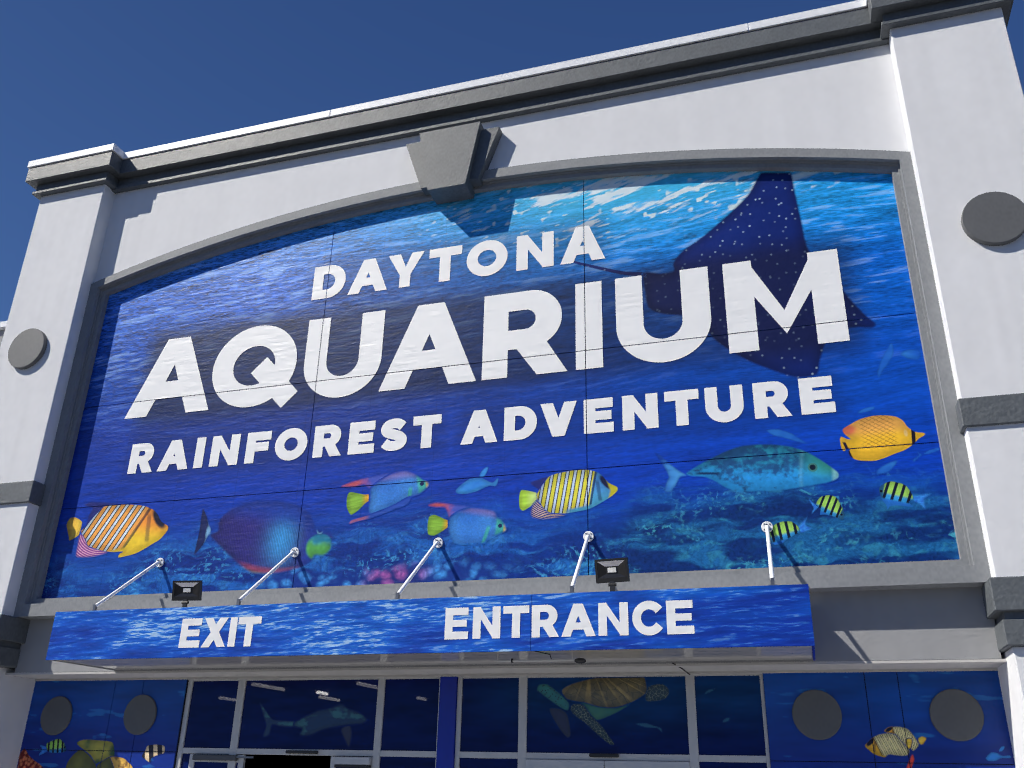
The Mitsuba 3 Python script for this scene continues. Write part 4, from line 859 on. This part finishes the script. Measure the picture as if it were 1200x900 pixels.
printed(sh, 'fin', 's_fin', 'turtle_dark', None, 1, feather=0.04, **q)
d = part(t, 'door', join(box(2.851, 2.943, 0.835, 0.89, 0.16, 1.975), box(2.943, 3.845, 0.838, 0.886, 0.16, 0.3), box(3.752, 3.845, 0.836, 0.889, 0.3, 1.975), box(2.943, 3.752, 0.839, 0.885, 1.863, 1.975)), 'aluminium', label='glass door leaf with closer, left')
part(d, 'pane', box(2.943, 3.752, 0.86, 0.868, 0.3, 1.863), 'window_film')
part(d, 'closer', cbox(2.953, 3.742, 0.76, 0.8345, 1.888, 1.97, 0.008), 'closer_metal')
part(d, 'closer_arm', box(3.742, 4.05, 0.775, 0.79, 1.929, 1.955), 'bolt_steel')
d = part(t, 'door', join(box(5.361, 5.443, 0.835, 0.89, 0.16, 1.975), box(5.976, 6.057, 0.836, 0.889, 0.16, 1.975), box(5.443, 5.976, 0.838, 0.886, 0.16, 0.3), box(5.443, 5.976, 0.839, 0.885, 1.863, 1.975)), 'aluminium', label='glass door leaf with closer, right')
part(d, 'pane', box(5.443, 5.976, 0.86, 0.868, 0.3, 1.863), 'window_film')
part(d, 'closer', cbox(5.474, 6.047, 0.75, 0.8345, 1.863, 1.973, 0.008), 'door_cover')
part(d, 'closer_base', cbox(5.474, 6.047, 0.745, 0.832, 1.822, 1.862, 0.006), 'black_plastic')
part(t, 'motion_sensor', cbox(4.613, 5.146, 0.755, 0.8235, 2.006, 2.052, 0.01), 'black_plastic')

en_posts = [(7.376, 7.447), (8.337, 8.462), (10.772, 10.895), (11.779, 11.827)]
t = shopfront('right glazed shopfront with the closed entrance doors and a printed turtle', en_posts, False)
lower_pane(t, 7.447, 8.337); lower_pane(t, 10.895, 11.779)
q = dict(base=YG, clip=rect(8.462, 2.07, 10.772, 3.09), cutter=None, on='window_film')
tu = printed(t, 'turtle', 't_shell', 'turtle_shell', None, 3, feather=0.02, label='printed sea turtle with brown shell', **q)
for key, m, lay, nm in (('t_rear', 'turtle_skin', 1, 'rear_flipper'), ('t_dark', 'turtle_dark', 1, 'far_flipper'), ('t_belly', 'turtle_belly', 2, 'belly'), ('t_head', 'turtle_head', 3, 'head'), ('t_flip', 'turtle_skin', 4, 'front_flipper')):
    printed(tu, nm, key, m, None, lay, feather=0.018, **q)
q['clip'] = None
for i in range(3): printed(t, 'faint_fish', 'g_fish%d' % i, 'film_fish', None, 1, feather=0.02, full=0.7, **q)
part(t, 'cable', join(cyl((10.72, -0.02, 3.172), (10.80, 0.30, 3.135), 0.008, n=8), cyl((10.80, 0.30, 3.135), (10.85, 0.745, 3.10), 0.008, n=8)), 'black_plastic', label='short black wire above the entrance glazing')
hd = part(t, 'door_header', cbox(8.465, 10.77, 0.79, 0.92, 1.596, 1.981, 0.006), 'door_cover')
part(hd, 'joint', box(9.596, 9.606, 0.7885, 0.7895, 1.596, 1.981), 'backing')
part(t, 'motion_sensor', cbox(9.397, 9.807, 0.745, 0.8195, 2.021, 2.068, 0.01), 'black_plastic')
for a, b in ((8.465, 9.612), (9.623, 10.77)):
    d = part(t, 'door', join(box(a, a + 0.08, 0.85, 0.9, 0.16, 1.596), box(b - 0.08, b, 0.85, 0.9, 0.16, 1.596), box(a + 0.08, b - 0.08, 0.852, 0.898, 0.16, 0.3)), 'aluminium')
    part(d, 'pane', box(a + 0.08, b - 0.08, 0.87, 0.878, 0.3, 1.596), 'window_film')
t = thing('blue_pilaster', 'narrow blue upright panel between the exit and entrance glazing', 'pilaster')
part(t, 'panel', cbox(7.108, 7.369, 0.77, 0.94, 0.14, 3.116, 0.006), 'blue_panel')

# inside: a dim hall whose strip lights show through the printed glass
part(B, 'interior', join(box(PL + 0.41, PR - 0.41, 1.03, 13.9, 3.36, 3.44), box(PL + 0.41, PR - 0.41, 1.03, 13.9, 0.142, 0.16), box(PL + 0.41, PR - 0.41, 13.9, 13.99, 0.16, 3.36), box(PL + 0.401, PL + 0.409, 1.03, 13.9, 0.16, 3.36), box(PR - 0.409, PR - 0.401, 1.03, 13.9, 0.16, 3.36)), 'dark_room')
scene['tube_glow'] = {'type': 'diffuse', 'reflectance': {'type': 'rgb', 'value': [0.8, 0.8, 0.8]}}
def strip_light(x, y0, y1, glow, label):
    t = thing('strip_light', label, 'ceiling light', 'strip lights inside the hall')
    part(t, 'tray', box(x - 0.06, x + 0.06, y0 - 0.03, y1 + 0.03, 3.332, 3.359), 'white_enamel')
    k = part(t, 'tube', cyl((x, y0, 3.30), (x, y1, 3.30), 0.028, n=12), 'tube_glow')
    scene[k]['emitter'] = {'type': 'area', 'radiance': {'type': 'rgb', 'value': [glow, glow * 0.96, glow * 0.93]}}
strip_light(2.02, 3.65, 4.84, 0.17, 'strip light seen through the glass above the exit door, at its upper left')
strip_light(4.28, 3.66, 4.53, 0.16, 'strip light seen through the glass above the exit door, at its upper right')
strip_light(-0.82, 6.76, 7.42, 0.17, 'strip light seen through the narrow leftmost pane')
strip_light(2.45, 5.45, 5.9, 0.9, 'brightest lamp seen through the glass above the printed shark')
strip_light(1.86, 6.65, 7.6, 0.2, 'strip light below the brightest lamp, seen above the printed shark')
strip_light(4.11, 6.97, 7.44, 0.17, 'strip light seen through the pane beside the blue pilaster')

# lower wing of the building on the left
t = thing('building_wing', 'lower white wing with coping at the left edge, behind the left pier', 'building')
part(t, 'wall', box(-14.0, PL - 0.02, 1.5, 12.0, 0.14, 10.84), 'band_stucco')
part(t, 'coping', cbox(-14.0, PL - 0.02, 1.40, 12.0, 10.85, 11.01, 0.01), 'coping_metal')

# BSDFs that nothing refers to are dropped
used, grew = set(), True
def refs(d):
    for v in d.values():
        if isinstance(v, dict):
            if v.get('type') == 'ref': yield v['id']
            yield from refs(v)
shapes = {k: v for k, v in scene.items() if isinstance(v, dict) and v.get('type') == 'ply'}
used = set(refs(shapes))
for _ in range(3): used |= set(refs({k: scene[k] for k in used}))
for k in [k for k, v in scene.items() if isinstance(v, dict) and v.get('type') in ('twosided', 'blendbsdf') and k not in used]: del scene[k]
order = [k for k in scene if k in used]
for k in [k for k in order if scene[k]['type'] == 'blendbsdf'] + list(shapes): scene[k] = scene.pop(k)
